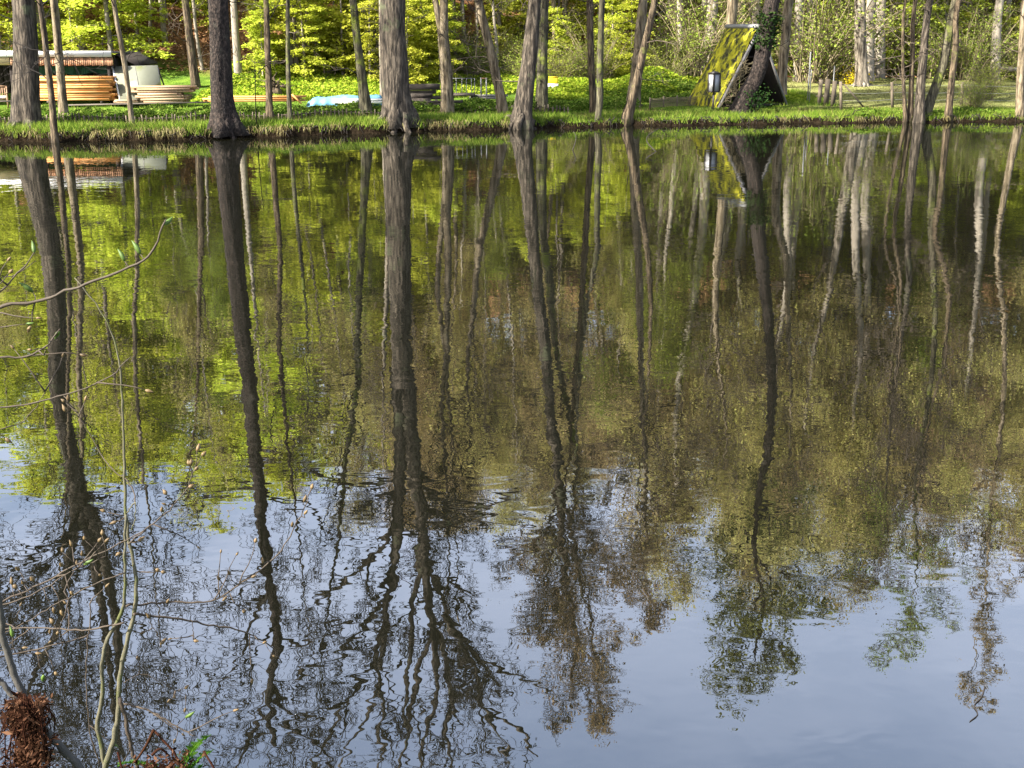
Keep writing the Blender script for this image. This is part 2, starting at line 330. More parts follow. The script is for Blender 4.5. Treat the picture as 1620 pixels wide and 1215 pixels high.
def build_ground():
    xs = np.concatenate([np.arange(-220, -60, 8), np.arange(-60, -26, 1.5), np.arange(-26, 28, .35), np.arange(28, 62, 1.5), np.arange(62, 222, 8)])
    ts = np.concatenate([np.linspace(0, 1, 40)])
    tt = np.concatenate([[-8, -4, -2, -1, -.5, -.2], np.arange(0, .8, .08), np.arange(.8, 5, .3), np.arange(5, 27, .6), np.arange(27, 70, 1.5), np.arange(70, 130, 4), [140, 160, 200, 300, 400]])
    yn = np.concatenate([[-80, -50, -30, -15, -8, -4, -2, -1], np.arange(0, 7, .4)])
    X = []; Y = []
    for y in yn: X.append(xs); Y.append(np.full_like(xs, y))
    X.append(xs); Y.append(np.full_like(xs, 14.0))
    for t in tt: X.append(xs); Y.append(shore(xs) + t)
    X = np.array(X); Y = np.array(Y); Z = gz(X, Y); m, n = X.shape
    V = np.stack([X, Y, Z], -1).reshape(-1, 3)
    i = np.arange(m-1)[:, None]*n; j = np.arange(n-1)[None, :]
    Q = np.stack([i+j, i+j+1, i+n+j+1, i+n+j], -1).reshape(-1, 4)
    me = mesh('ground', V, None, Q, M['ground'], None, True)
    Tt = (Y - shore(X)).ravel(); Xf = X.ravel()
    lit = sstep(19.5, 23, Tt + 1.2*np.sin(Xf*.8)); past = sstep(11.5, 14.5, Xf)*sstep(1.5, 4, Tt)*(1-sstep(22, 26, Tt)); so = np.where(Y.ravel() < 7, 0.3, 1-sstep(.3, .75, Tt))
    for nm, v in (('litter', lit), ('pasture', past), ('shaded_soil', so)):
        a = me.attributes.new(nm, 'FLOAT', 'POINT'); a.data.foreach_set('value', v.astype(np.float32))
    return tag(obj('ground', me), 'grassy bank, pasture and leaf covered hillside around the pond', kind='structure')
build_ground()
me = mesh('pond_water', [[-220, 2.5, 0], [220, 2.5, 0], [220, 60, 0], [-220, 60, 0]], None, [[0, 1, 2, 3]], M['water'])
tag(obj('pond_water', me), 'dark still pond with fine ripples mirroring the trees and sky', kind='structure')

# ------------------------------------------------------------------ trees
def smooth_path(pts, rad, n):
    pts = np.asarray(pts, float); rad = np.asarray(rad, float)
    s = np.concatenate([[0], np.cumsum(np.linalg.norm(np.diff(pts, axis=0), axis=1))])
    q = np.linspace(0, s[-1], n)
    if len(pts) > 2:                   # Catmull-Rom through the surveyed points
        idx = np.clip(np.searchsorted(s, q, side='right')-1, 0, len(pts)-2); h = s[idx+1]-s[idx]; t = ((q-s[idx])/h)[:, None]
        tan = np.gradient(pts, s, axis=0)
        p0, p1 = pts[idx], pts[idx+1]; m0, m1 = tan[idx]*h[:, None], tan[idx+1]*h[:, None]
        o = (2*t**3-3*t**2+1)*p0 + (t**3-2*t**2+t)*m0 + (-2*t**3+3*t**2)*p1 + (t**3-t**2)*m1
    else: o = np.stack([np.interp(q, s, pts[:, k]) for k in range(3)], -1)
    return o, np.interp(q, s, rad)
def grow(rng, p, d, Ln, r, lev, out, prm):
    n = max(3, [8, 6, 4, 3][min(lev, 3)]); st = Ln/n; pts = [np.array(p)]; d = np.array(d)/np.linalg.norm(d)
    wig = prm.get('wig', .22); up = prm.get('up', .12)
    for i in range(n):
        d = d + rng.normal(size=3)*wig*(1 if lev else .7); d[2] += up*(.4 if lev > 1 else 1); d /= np.linalg.norm(d)
        pts.append(pts[-1] + d*st)
    pts = np.array(pts); rad = r*np.linspace(1, .3, n+1); rad = np.maximum(rad, prm.get('rmin', .006))
    out.append((pts, rad, lev))
    kids = prm['kids']
    if lev < len(kids):
        for i in range(kids[lev]):
            t = .25 + .75*(i + rng.random())/kids[lev]; t = min(t, .98); f = t*n; a = int(f); fr = f - a
            q = pts[a]*(1-fr) + pts[a+1]*fr; dd = pts[a+1]-pts[a]; dd /= np.linalg.norm(dd)
            s = rng.normal(size=3); s -= dd*(s@dd); s /= np.linalg.norm(s); ang = rng.uniform(.5, 1.1)
            nd = dd*math.cos(ang) + s*math.sin(ang)
            grow(rng, q, nd, Ln*rng.uniform(.38, .62)*(1.15-.4*t), max(rad[a]*.62, prm.get('rmin', .006)), lev+1, out, prm)
SIDES = (7, 5, 4, 3)
def crown_mesh(rng, stems, prm):
    """limbs and twigs off every stem above prm['h0']; returns branch lists"""
    out = []
    for pts, rad in stems:
        z = pts[:, 2]; zt = z[-1]; nl = prm['limbs']
        if zt < prm['h0'] + 1: continue
        for i in range(nl):
            h = prm['h0'] + (zt - prm['h0'])*(i + rng.random())/nl
            if h < z[0]: continue
            k = min(np.searchsorted(z, h), len(z)-1); p = pts[k]; f = (h-prm['h0'])/(zt-prm['h0']+1e-6)
            a = rng.uniform(0, 2*np.pi); el = prm.get('el', .5) + .5*f*prm.get('elk', 1)
            d = np.array([math.cos(a)*math.cos(el), math.sin(a)*math.cos(el), math.sin(el)])
            Ln = prm['len']*(1 - prm.get('taper', .5)*f)*rng.uniform(.65, 1.2)
            grow(rng, p, d, Ln, max(rad[k]*prm.get('rk', .42), .02), 0, out, prm)
    return out
def trunk_flare(amount, rng, lobes=6, m0=.14):
    ph = rng.uniform(0, 6.28); k = lobes
    def f(a, m):
        s = np.linspace(0, 1, m)[:, None]; b = np.exp(-s/m0*3)
        g = 1 + b*amount*(1 + .8*np.cos(k*a[None, :]+ph+1.3*np.sin(a[None, :]))) 
        g += .06*np.sin(3*a[None, :] + 9*s + ph) + .045*np.sin(7*a[None, :] - 31*s) + .03*np.sin(11*a[None, :] + 60*s + ph)
        return g
    return f
def near_tree(name, label, Y, paths, prm, bark, seed, twig='twig', leaf=None, flare=.35, top=None, cat='tree', group=None, sides=14, low=9):
    """paths: lists of (pixel x, pixel y, width px, 'd' or 'r'); the first starts at the base"""
    rng = np.random.default_rng(seed); k = ppm(Y); stems = []; mb = MB(); base = None
    for pi, path in enumerate(paths):
        pts = []; rad = []
        for x, y, w, c in path:        # keep only points that go on upward
            p = P(x, y, Y) if c == 'd' else R(x, y, Y)
            if c == 'r' and pi == 0 and pts and p[2] < pts[-1][2] + 1.2: continue
            if c == 'r' and pts and path[0][3] == 'd' and p[2] < pts[-1][2] + 1.2: continue
            pts.append(p); rad.append(w/k/2)
        dy = rng.normal(scale=.04)
        for i, p in enumerate(pts): p[1] += dy*i*(i > 0)
        if pi == 0:
            b = pts[0].copy(); b[2] = min(G(b[0], b[1]), b[2]+.3) - .25; base = np.array([b[0], b[1], b[2]+.2])
            pts.insert(0, b); rad.insert(0, rad[0])
        if top and pi == 0 or (top and len(path) > 1 and pi > 0):
            d = pts[-1]-pts[-2]; d /= np.linalg.norm(d); e = pts[-1].copy(); gap = top - e[2]
            for q in range(3):
                if gap <= .5: break
                d = d*.7 + np.array([rng.normal()*.06, rng.normal()*.08, .35]); d /= np.linalg.norm(d); e = e + d*gap/3
                pts.append(e.copy()); rad.append(rad[-1]*.6)
        n = int(max(10, (pts[-1][2]-pts[0][2])*2.2)); pp, rr = smooth_path(pts, rad, n)
        w = rng.normal(size=(n, 3))*.02*np.linspace(0, 1, n)[:, None]; pp = pp + w*[1, 1, 0]
        mb.tube(pp, rr, (24 if rr[0] > .3 else sides) if rr[0] > .1 else 8, flare=trunk_flare(flare if pi == 0 else .02, rng, 5, 1.2/max(1, pp[-1][2]-pp[0][2]))); stems.append((pp, rr))
    t = thing(name, label, cat, base, group)
    mb.build('trunk', M[bark], t, base, True)
    rb = stems[0][1][1]
    if rb > .26:                       # surface roots
        for i in range(7):
            a = 2*np.pi*(i+rng.uniform(-.3, .3))/7; o_ = np.array([math.cos(a), math.sin(a), 0]); q = []
            for f, hh in ((.35, .8), (.85, .40), (1.25, .12), (1.65, .0), (2.0, -.12)):
                p = base + o_*rb*f*rng.uniform(.9, 1.1) + [rng.normal()*.05, rng.normal()*.05, 0]; p[2] = G(p[0], p[1])*(1 if f > 1 else 0) + (base[2]-.05)*(0 if f > 1 else 1) + hh*rb*1.9; p[2] = max(p[2], -.12); q.append(p)
            m_ = MB(); pq, rq = smooth_path(q, [rb*.36, rb*.30, rb*.21, rb*.14, rb*.07], 12); m_.tube(pq, rq, 8); m_.build('root', M[bark], t, base, True)
    if prm:
        out = crown_mesh(rng, stems, prm); cb = MB(); tips = []
        ncrown = len(out); pp, rr = stems[0]; sel_ = np.where((pp[:, 2] > 1.6) & (pp[:, 2] < prm['h0']))[0]
        for i in range(low if len(sel_) else 0):
            k_ = sel_[rng.integers(len(sel_))]; a = rng.uniform(0, 6.28); grow(rng, pp[k_], np.array([math.cos(a), math.sin(a), rng.uniform(-.2, .7)]), rng.uniform(.7, 2.4), min(.022, rr[k_]*.4), 1, out, dict(prm, kids=(3, 4, 3), up=-.02, rmin=.006))
        for io, (pts, rad, lev) in enumerate(out):
            cb.tube(pts, rad, SIDES[min(lev, 3)], cap=False)
            if lev >= len(prm['kids'])-1 and io < ncrown: tips.append(pts[1:])
        if out:
            cb.build('branches', M[twig], t, base, True)
            if leaf:
                tp = np.vstack(tips); n = int(len(tp)*leaf.get('per', 1.0)); c = tp[rng.integers(0, len(tp), n)] + rng.normal(size=(n, 3))*leaf.get('spread', .12)
                lb = MB(); lb.leaves(c, leaf.get('size', .1), rng, .3); tag(lb.build('foliage', M[leaf['mat']], t, base), kind='stuff')
    return t, stems

wide = dict(h0=13, limbs=16, kids=(5, 6, 5), len=6.5, wig=.24, up=.07, el=.25, taper=.45, rk=.45, rmin=.011)
fine = dict(h0=12, limbs=26, kids=(5, 6, 4), len=3.6, wig=.2, up=.05, el=.45, taper=.5, rk=.35, rmin=.008)
slim = dict(h0=10, limbs=18, kids=(4, 5, 4), len=3.2, wig=.22, up=.1, el=.6, taper=.4, rk=.4, rmin=.008)

def d(*a): return [(x, y, w, 'd') for x, y, w in a]
def r(*a): return [(x, y, w, 'r') for x, y, w in a]
SY = lambda px, py=None: None
def Yat(px, t): 
    x = (px-810)/FPX*44; 
    for _ in range(4): x = (px-810)/FPX*(shore(x)+t)*1.0
    return float(shore(x)+t)

# --- trees along the far shore, left to right
near_tree('shore_tree', 'thick grey furrowed trunk at the far left, beside the open shed', Yat(43, 1.4),
    [d((43,192,42),(42,120,38),(37,0,31)) + r((60,330,30),(77,470,28),(95,640,27),(118,760,27),(128,800,20)),
     r((118,760,20),(118,830,17),(105,920,14),(85,1000,12),(50,1080,8)), r((122,770,22),(150,830,19),(168,900,18),(180,980,15),(186,1070,11))],
    dict(wide, h0=13, limbs=18, rk=.26), 'bark_grey', 1, 'twig_dark', top=26, flare=.3)
near_tree('shore_tree', 'thin dark bowed trunk standing in the water edge at the left', Yat(87, -.05),
    [d((87,222,11),(83,170,10),(76,110,9),(62,0,8)) + r((93,330,8),(100,450,8),(108,560,7))], dict(slim, h0=9), 'bark_brown', 2, 'twig_dark', top=23, flare=.2)
near_tree('shore_tree', 'smooth brown trunk in front of the big timber stack', Yat(101, 3.2),
    [d((101,180,14),(92,90,12),(82,0,11)) + r((104,250,11),(114,420,10),(122,580,9),(125,680,7))], dict(slim, h0=10), 'bark_beige', 3, 'twig_dark', top=25)
near_tree('shore_tree', 'slender kinked brown sapling in front of the slanted sheet', Yat(208, 1.5),
    [d((208,190,8),(203,140,8),(196,88,8),(187,40,7),(181,0,7)) + r((211,330,7),(214,500,7),(224,690,6))], dict(slim, h0=9, limbs=10), 'bark_beige', 4, 'twig_dark', top=22)
near_tree('shore_spruce', 'dark scaly straight spruce trunk with spreading roots at the water', Yat(352, .35),
    [d((356,205,37),(352,165,32),(349,90,31),(346,0,29)) + r((357,330,28),(374,460,26),(394,600,24),(410,760,20),(425,900,17),(440,1010,14),(426,1080,12),(440,1180,8)),
     r((428,1085,10),(462,1140,8),(500,1180,6),(540,1230,4)), r((425,930,8),(395,985,7),(385,1040,5),(350,1090,3)), r((440,1010,8),(480,1020,6),(530,990,4)), r((412,770,9),(450,800,7),(490,800,6),(520,850,4),(560,860,3)), r((430,1100,8),(400,1160,6),(380,1230,4))],
    dict(wide, h0=13, limbs=10, len=5.0, el=.15, rk=.36), 'bark_spruce', 5, 'twig_dark', top=25, flare=.7, sides=18)
near_tree('shore_tree', 'slim straight brown trunk, nearer right of the dark spruce', Yat(427, 2.6),
    [d((427,187,11),(425,130,9),(422,60,9),(420,0,8)) + r((433,330,8),(440,500,8),(447,640,6))], dict(slim, h0=10), 'bark_brown', 6, 'twig_dark', top=24)
near_tree('shore_tree', 'thinner straight trunk, second right of the dark spruce', Yat(459, 2.4),
    [d((459,188,7),(456,100,7),(455,0,6)) + r((464,300,6),(474,440,5))], dict(slim, h0=8, limbs=9, len=2), 'bark_mossy', 7, top=12)
near_tree('shore_tree', 'grey green trunk leaning left, just left of the thickest pale trunk', Yat(579, 3.0),
    [d((579,182,22),(575,140,15),(568,80,12),(560,0,11)) + r((572,320,12),(570,450,11),(566,600,10),(548,740,8),(540,820,6))], dict(slim, h0=9), 'bark_mossy', 8, 'twig_dark', top=26)
near_tree('shore_tree', 'thickest tree of the far bank with pale grey furrowed bark', Yat(628, .7),
    [d((629,196,48),(626,150,42),(623,70,39),(622,0,37)) + r((631,330,36),(634,480,34),(637,610,30)),
     r((630,575,27),(634,700,23),(632,800,19),(626,880,16),(612,960,12),(600,1060,8)), r((641,575,27),(654,720,24),(664,800,21),(670,880,19),(682,960,14),(690,1060,9)),
     r((672,880,12),(705,950,10),(742,1030,8),(790,1100,6)), r((668,870,12),(655,960,10),(648,1060,8),(640,1150,6)), r((676,930,10),(700,1020,8),(716,1130,6)),
     r((632,820,12),(590,880,10),(545,915,8),(500,950,6)), r((655,735,11),(700,790,8),(760,800,7),(820,770,5)), r((636,745,11),(590,760,9),(540,765,7),(490,740,6)),
     r((664,810,10),(720,812,8),(770,815,6),(850,830,4)), r((620,930,10),(570,1000,8),(520,1050,6),(470,1070,4)),
     r((686,985,11),(664,1060,9),(650,1130,8),(628,1225,5)), r((688,990,11),(690,1080,9),(676,1150,8),(662,1230,5)), r((692,1000,11),(716,1080,9),(706,1150,7),(715,1240,5)), r((704,960,11),(738,1040,9),(770,1110,8),(806,1200,5)),
     r((742,1030,8),(800,1070,7),(850,1085,5),(905,1110,3)), r((770,1110,7),(810,1140,6),(850,1200,4)), r((612,960,11),(592,1050,9),(606,1130,7),(590,1230,5)), r((590,1050,8),(545,1110,7),(510,1180,5),(480,1230,4)), r((545,1110,6),(500,1130,5),(455,1160,3)), r((600,1080,7),(570,1150,6),(540,1220,4))],
    dict(h0=13, limbs=6, kids=(5, 5, 4), len=3.4, wig=.2, up=.05, el=.3, taper=.3, rk=.55, rmin=.012), 'bark_grey', 9, 'twig_dark', top=None, flare=.3, sides=18)
near_tree('shore_tree', 'pale narrow trunk peeping out left behind the thickest tree', Yat(606, 13),
    [d((607,128,12),(606,60,11),(605,0,10)) + r((604,330,9),(612,480,8))], dict(slim, h0=10), 'bark_pale', 10, top=18)
near_tree('shore_tree', 'pale beige trunk forking low, behind the old weathered timber pile', Yat(707, 2.6),
    [d((707,183,19),(706,120,18),(702,72,17),(702,0,12)) + r((706,300,11),(710,420,10),(706,560,9),(700,660,7)),
     d((701,80,10),(696,45,9),(689,0,9)) + r((694,330,8),(692,440,8),(704,560,6))], dict(slim, h0=11), 'bark_beige', 11, 'twig_dark', top=24)
near_tree('shore_tree', 'beige trunk leaning strongly left, beside the metal rack', Yat(796, 2.2),
    [d((796,182,16),(787,130,14),(775,75,13),(757,0,12)) + r((790,260,12),(770,350,11),(757,430,10),(747,500,8),(740,560,6))], dict(slim, h0=8), 'bark_beige', 12, top=14)
near_tree('shore_tree', 'rough grey trunk leaning right with its foot in the water', Yat(827, .1),
    [d((825,200,31),(830,150,26),(838,95,23),(847,0,19)) + r((838,300,22),(852,430,20),(864,570,18),(874,680,17),(884,770,15),(892,870,12),(900,950,9),(915,1040,6)),
     r((884,770,10),(905,840,8),(918,920,6),(938,1010,4))], dict(fine, h0=15, limbs=20, len=4.2), 'bark_grey', 13, 'twig', dict(mat='bud_brown', per=.9, size=.09, spread=.1), top=25)
near_tree('shore_tree', 'olive brown trunk right beside the rough leaning grey trunk', Yat(858, 3.4),
    [d((857,176,19),(858,120,17),(860,50,14),(862,0,13)) + r((862,280,14),(868,430,13),(880,560,10),(905,680,8))], dict(slim, h0=10), 'bark_mossy', 14, top=21)
near_tree('shore_tree', 'left stem of the close beige pair near the middle right', Yat(937, 2.8),
    [d((939,178,11),(936,120,10),(933,40,10),(932,0,10)) + r((935,260,10),(928,400,9),(918,500,9),(905,640,7),(897,740,5))], dict(fine, h0=13, limbs=14, len=3), 'bark_brown', 15, 'twig', dict(mat='bud_brown', per=.8, size=.09), top=22)
near_tree('shore_tree', 'right stem of the close beige pair with its foot at the water', Yat(948, .3),
    [d((945,193,8),(948,170,10),(949,110,10),(951,40,9),(952,0,9)) + r((944,280,9),(938,420,8),(925,500,7))], dict(fine, h0=12, limbs=14, len=3), 'bark_mossy', 16, 'twig', dict(mat='bud_brown', per=.8, size=.09), top=21)
near_tree('shore_tree', 'pinkish lit straight trunk behind the dark leaning one', Yat(1003, 5.0),
    [d((1001,168,20),(1007,110,17),(1013,50,15),(1018,0,13)) + r((1003,260,15),(1010,340,14),(1012,440,12),(1015,560,10),(1020,700,8),(1022,800,6))], dict(fine, h0=13, limbs=22, len=4), 'bark_beige', 17, 'twig', dict(mat='bud_brown', per=1.2, size=.1, spread=.15), top=24)
near_tree('shore_tree', 'dark bent trunk curving right from the water, left of the lamp', Yat(992, .15),
    [d((990,195,16),(998,165,13),(1008,125,12),(1020,70,11),(1035,0,9)) + r((1000,250,11),(1015,330,9),(1022,420,7),(1028,560,5))], dict(slim, h0=10, limbs=12, len=2.6), 'bark_brown', 18, top=17)
hut_tree, hstems = near_tree('shore_tree', 'dark ivy clad trunk leaning right in front of the pointed hut', Yat(1187, 2.0),
    [d((1172,172,27),(1181,150,24),(1194,128,22),(1204,100,23),(1211,60,24),(1222,0,22)) + r((1200,290,19),(1210,400,18),(1216,520,16),(1220,640,14),(1212,730,12),(1198,800,10),(1192,880,8),(1205,960,6),(1190,1040,4))],
    dict(h0=16.5, limbs=24, kids=(4, 4, 3), len=4.2, wig=.22, up=.03, el=.2, taper=.55, rk=.4, rmin=.01), 'bark_spruce', 19, 'twig_dark', dict(mat='leaf_pine', per=3.0, size=.13, spread=.2), top=None, flare=.35)
near_tree('shore_tree', 'sunlit trunk rising behind the right slope of the pointed hut', Yat(1236, 8.0),
    [d((1236,158,16),(1238,110,15),(1243,60,14),(1248,0,13)) + r((1236,290,13),(1242,400,11),(1246,500,8))], dict(slim, h0=9), 'bark_beige', 20, top=18)
near_tree('shore_tree', 'pale trunk rising behind the mossy slope of the pointed hut', Yat(1154, 12.0),
    [d((1152,140,18),(1155,70,17),(1159,0,15)) + r((1140,330,15),(1136,400,12),(1132,480,10))], dict(slim, h0=10), 'bark_beige', 21, top=19)
clump = 'stems of the clump at the right shore'
near_tree('shore_tree', 'thinnest bowed stem at the left of the right hand clump', Yat(1431, .1),
    [d((1432,190,7),(1430,160,6),(1427,100,5),(1428,30,5),(1430,0,4)) + r((1424,330,5),(1415,450,4))], dict(slim, h0=7, limbs=8, len=1.8), 'bark_brown', 22, top=12, group=clump)
near_tree('shore_tree', 'dark wavy stem second from left in the right hand clump', Yat(1441, .1),
    [d((1440,192,9),(1441,160,8),(1444,90,7),(1449,0,6)) + r((1432,330,6),(1425,430,5),(1410,600,4))], dict(slim, h0=8, limbs=10), 'bark_brown', 23, top=14, group=clump)
near_tree('shore_tree', 'stoutest upright pale stem in the right hand clump', Yat(1455, .1),
    [d((1454,192,17),(1457,150,14),(1463,80,12),(1473,0,10)) + r((1450,270,14),(1446,350,12),(1440,440,9),(1425,560,7),(1412,680,5))], dict(slim, h0=10), 'bark_grey', 24, top=20, group=clump)
near_tree('shore_tree', 'dark mossy stem leaning far right from the right hand clump', Yat(1466, .6),
    [d((1464,186,16),(1477,145,14),(1492,105,13),(1502,50,12),(1512,0,11)) + r((1484,300,12),(1487,400,11),(1480,500,9),(1468,640,8),(1450,760,6),(1452,860,4))], dict(fine, h0=15, limbs=22, len=3.4), 'bark_mossy', 25, 'twig', dict(mat='leaf_yellow', per=.9, size=.09), top=24, group=clump)
near_tree('shore_tree', 'straight stem at the right of the right hand clump', Yat(1500, .1),
    [d((1499,191,11),(1503,140,10),(1509,80,9),(1514,0,8)) + r((1495,290,9),(1490,420,8),(1489,560,6))], dict(slim, h0=9), 'bark_brown', 26, top=17, group=clump)
near_tree('shore_tree', 'slim pale trunk at the extreme right edge of the bank', Yat(1614, .2),
    [d((1613,192,12),(1615,140,11),(1619,60,10),(1624,0,9)) + r((1608,290,10),(1597,400,9),(1592,520,8),(1590,640,7),(1572,800,6),(1565,900,4))], dict(fine, h0=12, limbs=20, len=3), 'bark_beige', 27, 'twig', dict(mat='bud_brown', per=1.1, size=.09), top=27)

# --- pale and dark trunks further back, on the lower hillside
back = [ # px base, py base, px top(y=0), width px, bark, label
 (58,84,53,9,'bark_pale','pale trunk rising behind the shed roof, right of the thick far left trunk'),
 (128,82,127,14,'bark_pale','stubby grey trunk above the middle of the shed roof'),
 (261,70,254,8,'bark_hill','narrow grey trunk on the slope right of the kinked sapling'),
 (309,138,292,12,'bark_brown','brown crooked trunk behind the smaller board stack'),
 (377,122,369,11,'bark_hill','grey green trunk just right behind the dark spruce'),
 (470,120,464,6,'bark_pale','left one of two thin white stems on the green slope'),
 (478,120,487,6,'bark_pale','right one of two thin white stems on the green slope'),
 (546,118,545,6,'bark_hill','thin brown stem left behind the leaning grey green trunk'),
 (720,112,716,8,'bark_beige','short lit trunk right behind the forked beige tree'),
 (755,114,755,4,'bark_pale','very thin pale stem above the metal rack'),
 (792,66,786,7,'bark_hill','slope trunk above the strongly leaning beige trunk'),
 (880,114,875,7,'bark_beige','warm lit stem first right of the olive brown trunk'),
 (887,113,884,4,'bark_pale','thin pale stem second right of the olive brown trunk'),
 (898,108,893,8,'bark_pale','pale stem third right of the olive brown trunk'),
 (1065,62,1068,15,'bark_beige','broad pinkish trunk high on the slope above the lamp'),
 (1072,60,1077,7,'bark_pale','narrow pale trunk touching the broad pinkish one on the slope'),
 (1362,136,1360,17,'bark_pale','broad pale trunk with a flared foot in the pasture'),
 (1547,92,1548,5,'bark_pale','thin pale stem behind the pasture at the right'),
 (1405,96,1402,6,'bark_hill','grey stem behind the pasture, left of the right hand clump'),
 (1322,92,1325,7,'bark_beige','beige stem on the slope above the paling boards'),
 (1578,88,1580,6,'bark_hill','grey stem on the slope near the right edge'),
]
for i, (bx, by, tx, w, bk, lab) in enumerate(back):
    h = hit(bx, by, 52); Y = h[1]; wv = w*1.0
    hgt = 14 + (i*37 % 7)
    mid = (bx+tx)/2
    rr_y = 340
    near_tree('slope_tree', lab, Y, [d((bx,by,wv*1.15),(mid,by/2,wv),(tx,0,wv*.9)) + r((bx - (bx-tx)*.2 - (bx-810)*.045, 330, wv*.8))],
              dict(slim, h0=h[2]+6, limbs=11, len=3.2, kids=(4, 4, 3)), bk, 100+i, 'twig', dict(mat='bud_olive', per=.8, size=.13, spread=.2), top=h[2]+hgt, group='trunks on the lower slope', flare=.25, sides=10)

# --- ivy on the hut tree, and the evergreen shrub at its foot
rng = np.random.default_rng(7)
pp, rr_ = hstems[0]
sel = [(p, q) for p, q in zip(pp, rr_) if 2.9 < p[2] < 4.3]
c = []
for k in range(900):
    p, q = sel[rng.integers(len(sel))]; a = rng.uniform(0, 6.28); e = q + abs(rng.normal())*.12
    c.append(p + [math.cos(a)*e, math.sin(a)*e, rng.normal()*.15])
lb = MB(); lb.leaves(np.array(c), .11, rng, .2, .8)
o = lb.build('ivy', M['leaf_ivy'], None, (sel[0][0][0], sel[0][0][1], sel[0][0][2]))
tag(o, 'dark ivy tuft wrapped round the hut tree trunk at roof height', 'ivy')
b = hit(1215, 172); b = np.array([P(1198, 150, Yat(1198, 1.5))[0], Yat(1198, 1.5), 0]); b[2] = G(b[0], b[1])
t = thing('holly_shrub', 'dark glossy evergreen shrub at the foot of the hut tree', 'shrub', b)
mb = MB(); lb = MB(); c = []
for k in range(16):
    a = rng.uniform(0, 6.28); dr = np.array([math.cos(a)*.4, math.sin(a)*.3, 1.0]); pts = [b + dr*q*.85*rng.uniform(.9, 1.1) for q in (0, .35, .7, 1)]
    mb.tube(pts, [.014, .011, .008, .004], 4)
    for q in range(26): c.append(pts[1+rng.integers(3)] + rng.normal(size=3)*[.2, .2, .17])
lb.leaves(np.array(c), .10, rng, .4, .7)
mb.build('stems', M['twig_dark'], t, b); tag(lb.build('foliage', M['leaf_ivy'], t, b), kind='stuff')

# ------------------------------------------------------------------ woodland on the hill: a few grown kinds, then copied
def make_beech(h, seed, label, group, dens=1.0, mat='beech'):
    rng = np.random.default_rng(seed); t = thing('young_beech', label, 'tree', (0, 0, 0), group)
    lean = rng.normal(size=2)*.04*h; pts = np.array([[0, 0, -.4], [lean[0]*.2, lean[1]*.2, h*.3], [lean[0]*.6, lean[1]*.6, h*.65], [lean[0], lean[1], h]])
    pp, rr = smooth_path(pts, [.014*h, .011*h, .007*h, .01], 16); mb = MB(); mb.tube(pp, rr, 7); mb.build('trunk', M['bark_hill'], t, smooth=True)
    bb = MB(); cen = []; nr = []
    nb = int(30 + 3.2*h)
    for i in range(nb):
        f = .12 + .86*(i+rng.random())/nb; k = int(f*15); p = pp[k]; a = rng.uniform(0, 6.28); Ln = h*.30*(1-.6*abs(f-.35))*rng.uniform(.5, 1.1)
        dr = np.array([math.cos(a), math.sin(a), rng.uniform(-.05, .45)]); n = 5; q = [p]
        for s in range(n):
            dr = dr + rng.normal(size=3)*.12; dr[2] -= .06; q.append(q[-1] + dr/np.linalg.norm(dr)*Ln/n)
        q = np.array(q); bb.tube(q, np.linspace(.006*h*(1.1-f), .006, n+1), 3, cap=False)
        m = int(150*dens*Ln/2.0) + 15
        u = rng.random(m)**.7; x = np.stack([np.interp(u*n, np.arange(n+1), q[:, c]) for c in range(3)], -1)
        side = np.cross(dr, [0, 0, 1.0]); side /= np.linalg.norm(side)+1e-6
        x += side[None]*(rng.normal(size=(m, 1))*.26*(.5+Ln*.3)) + rng.normal(size=(m, 3))*[.08, .08, .07]
        cen.append(x)
        nn = rng.normal(size=(m, 3))*.42; nn[:, 2] += 1.0; nr.append(nn)
    bb.build('branches', M['twig'], t)
    lb = MB(); cen = np.vstack(cen); lb.leaves(cen, .16, rng, nrm=np.vstack(nr), aspect=.75); tag(lb.build('foliage', M[mat], t), kind='stuff')
    return t
def make_bare(h, seed, name, label, group, leafmat_, per, limbs=22, h0=.35, spread=.35, size=.13, bark='bark_hill', twig='twig', klen=.25, rad=.013):
    rng = np.random.default_rng(seed); t = thing(name, label, 'tree', (0, 0, 0), group)
    x = np.cumsum(rng.normal(size=(5, 2))*.018*h, axis=0); pts = np.array([[0, 0, -.5]] + [[x[i, 0], x[i, 1], h*(i+1)/5] for i in range(5)])
    pp, rr = smooth_path(pts, [rad*h, rad*.88*h, rad*.72*h, rad*.55*h, rad*.35*h, .02], 22); mb = MB(); mb.tube(pp, rr, 9, flare=trunk_flare(.35, rng, 5, .1)); mb.build('trunk', M[bark], t, smooth=True)
    out = crown_mesh(rng, [(pp, rr)], dict(h0=h*h0, limbs=limbs, kids=(4, 4, 3), len=h*klen, wig=.2, up=.08, el=.5, taper=.5, rk=.4, rmin=.009))
    bb = MB(); tips = []
    for p, q, lev in out:
        bb.tube(p, q, (5, 4, 3, 3)[min(lev, 3)], cap=False)
        if lev >= 2: tips.append(p[1:])
    bb.build('branches', M[twig], t)
    tp = np.vstack(tips); n = int(len(tp)*per); c = tp[rng.integers(0, len(tp), n)] + rng.normal(size=(n, 3))*spread
    lb = MB(); lb.leaves(c, size, rng, .3); tag(lb.build('foliage', M[leafmat_], t), kind='stuff')
    return t
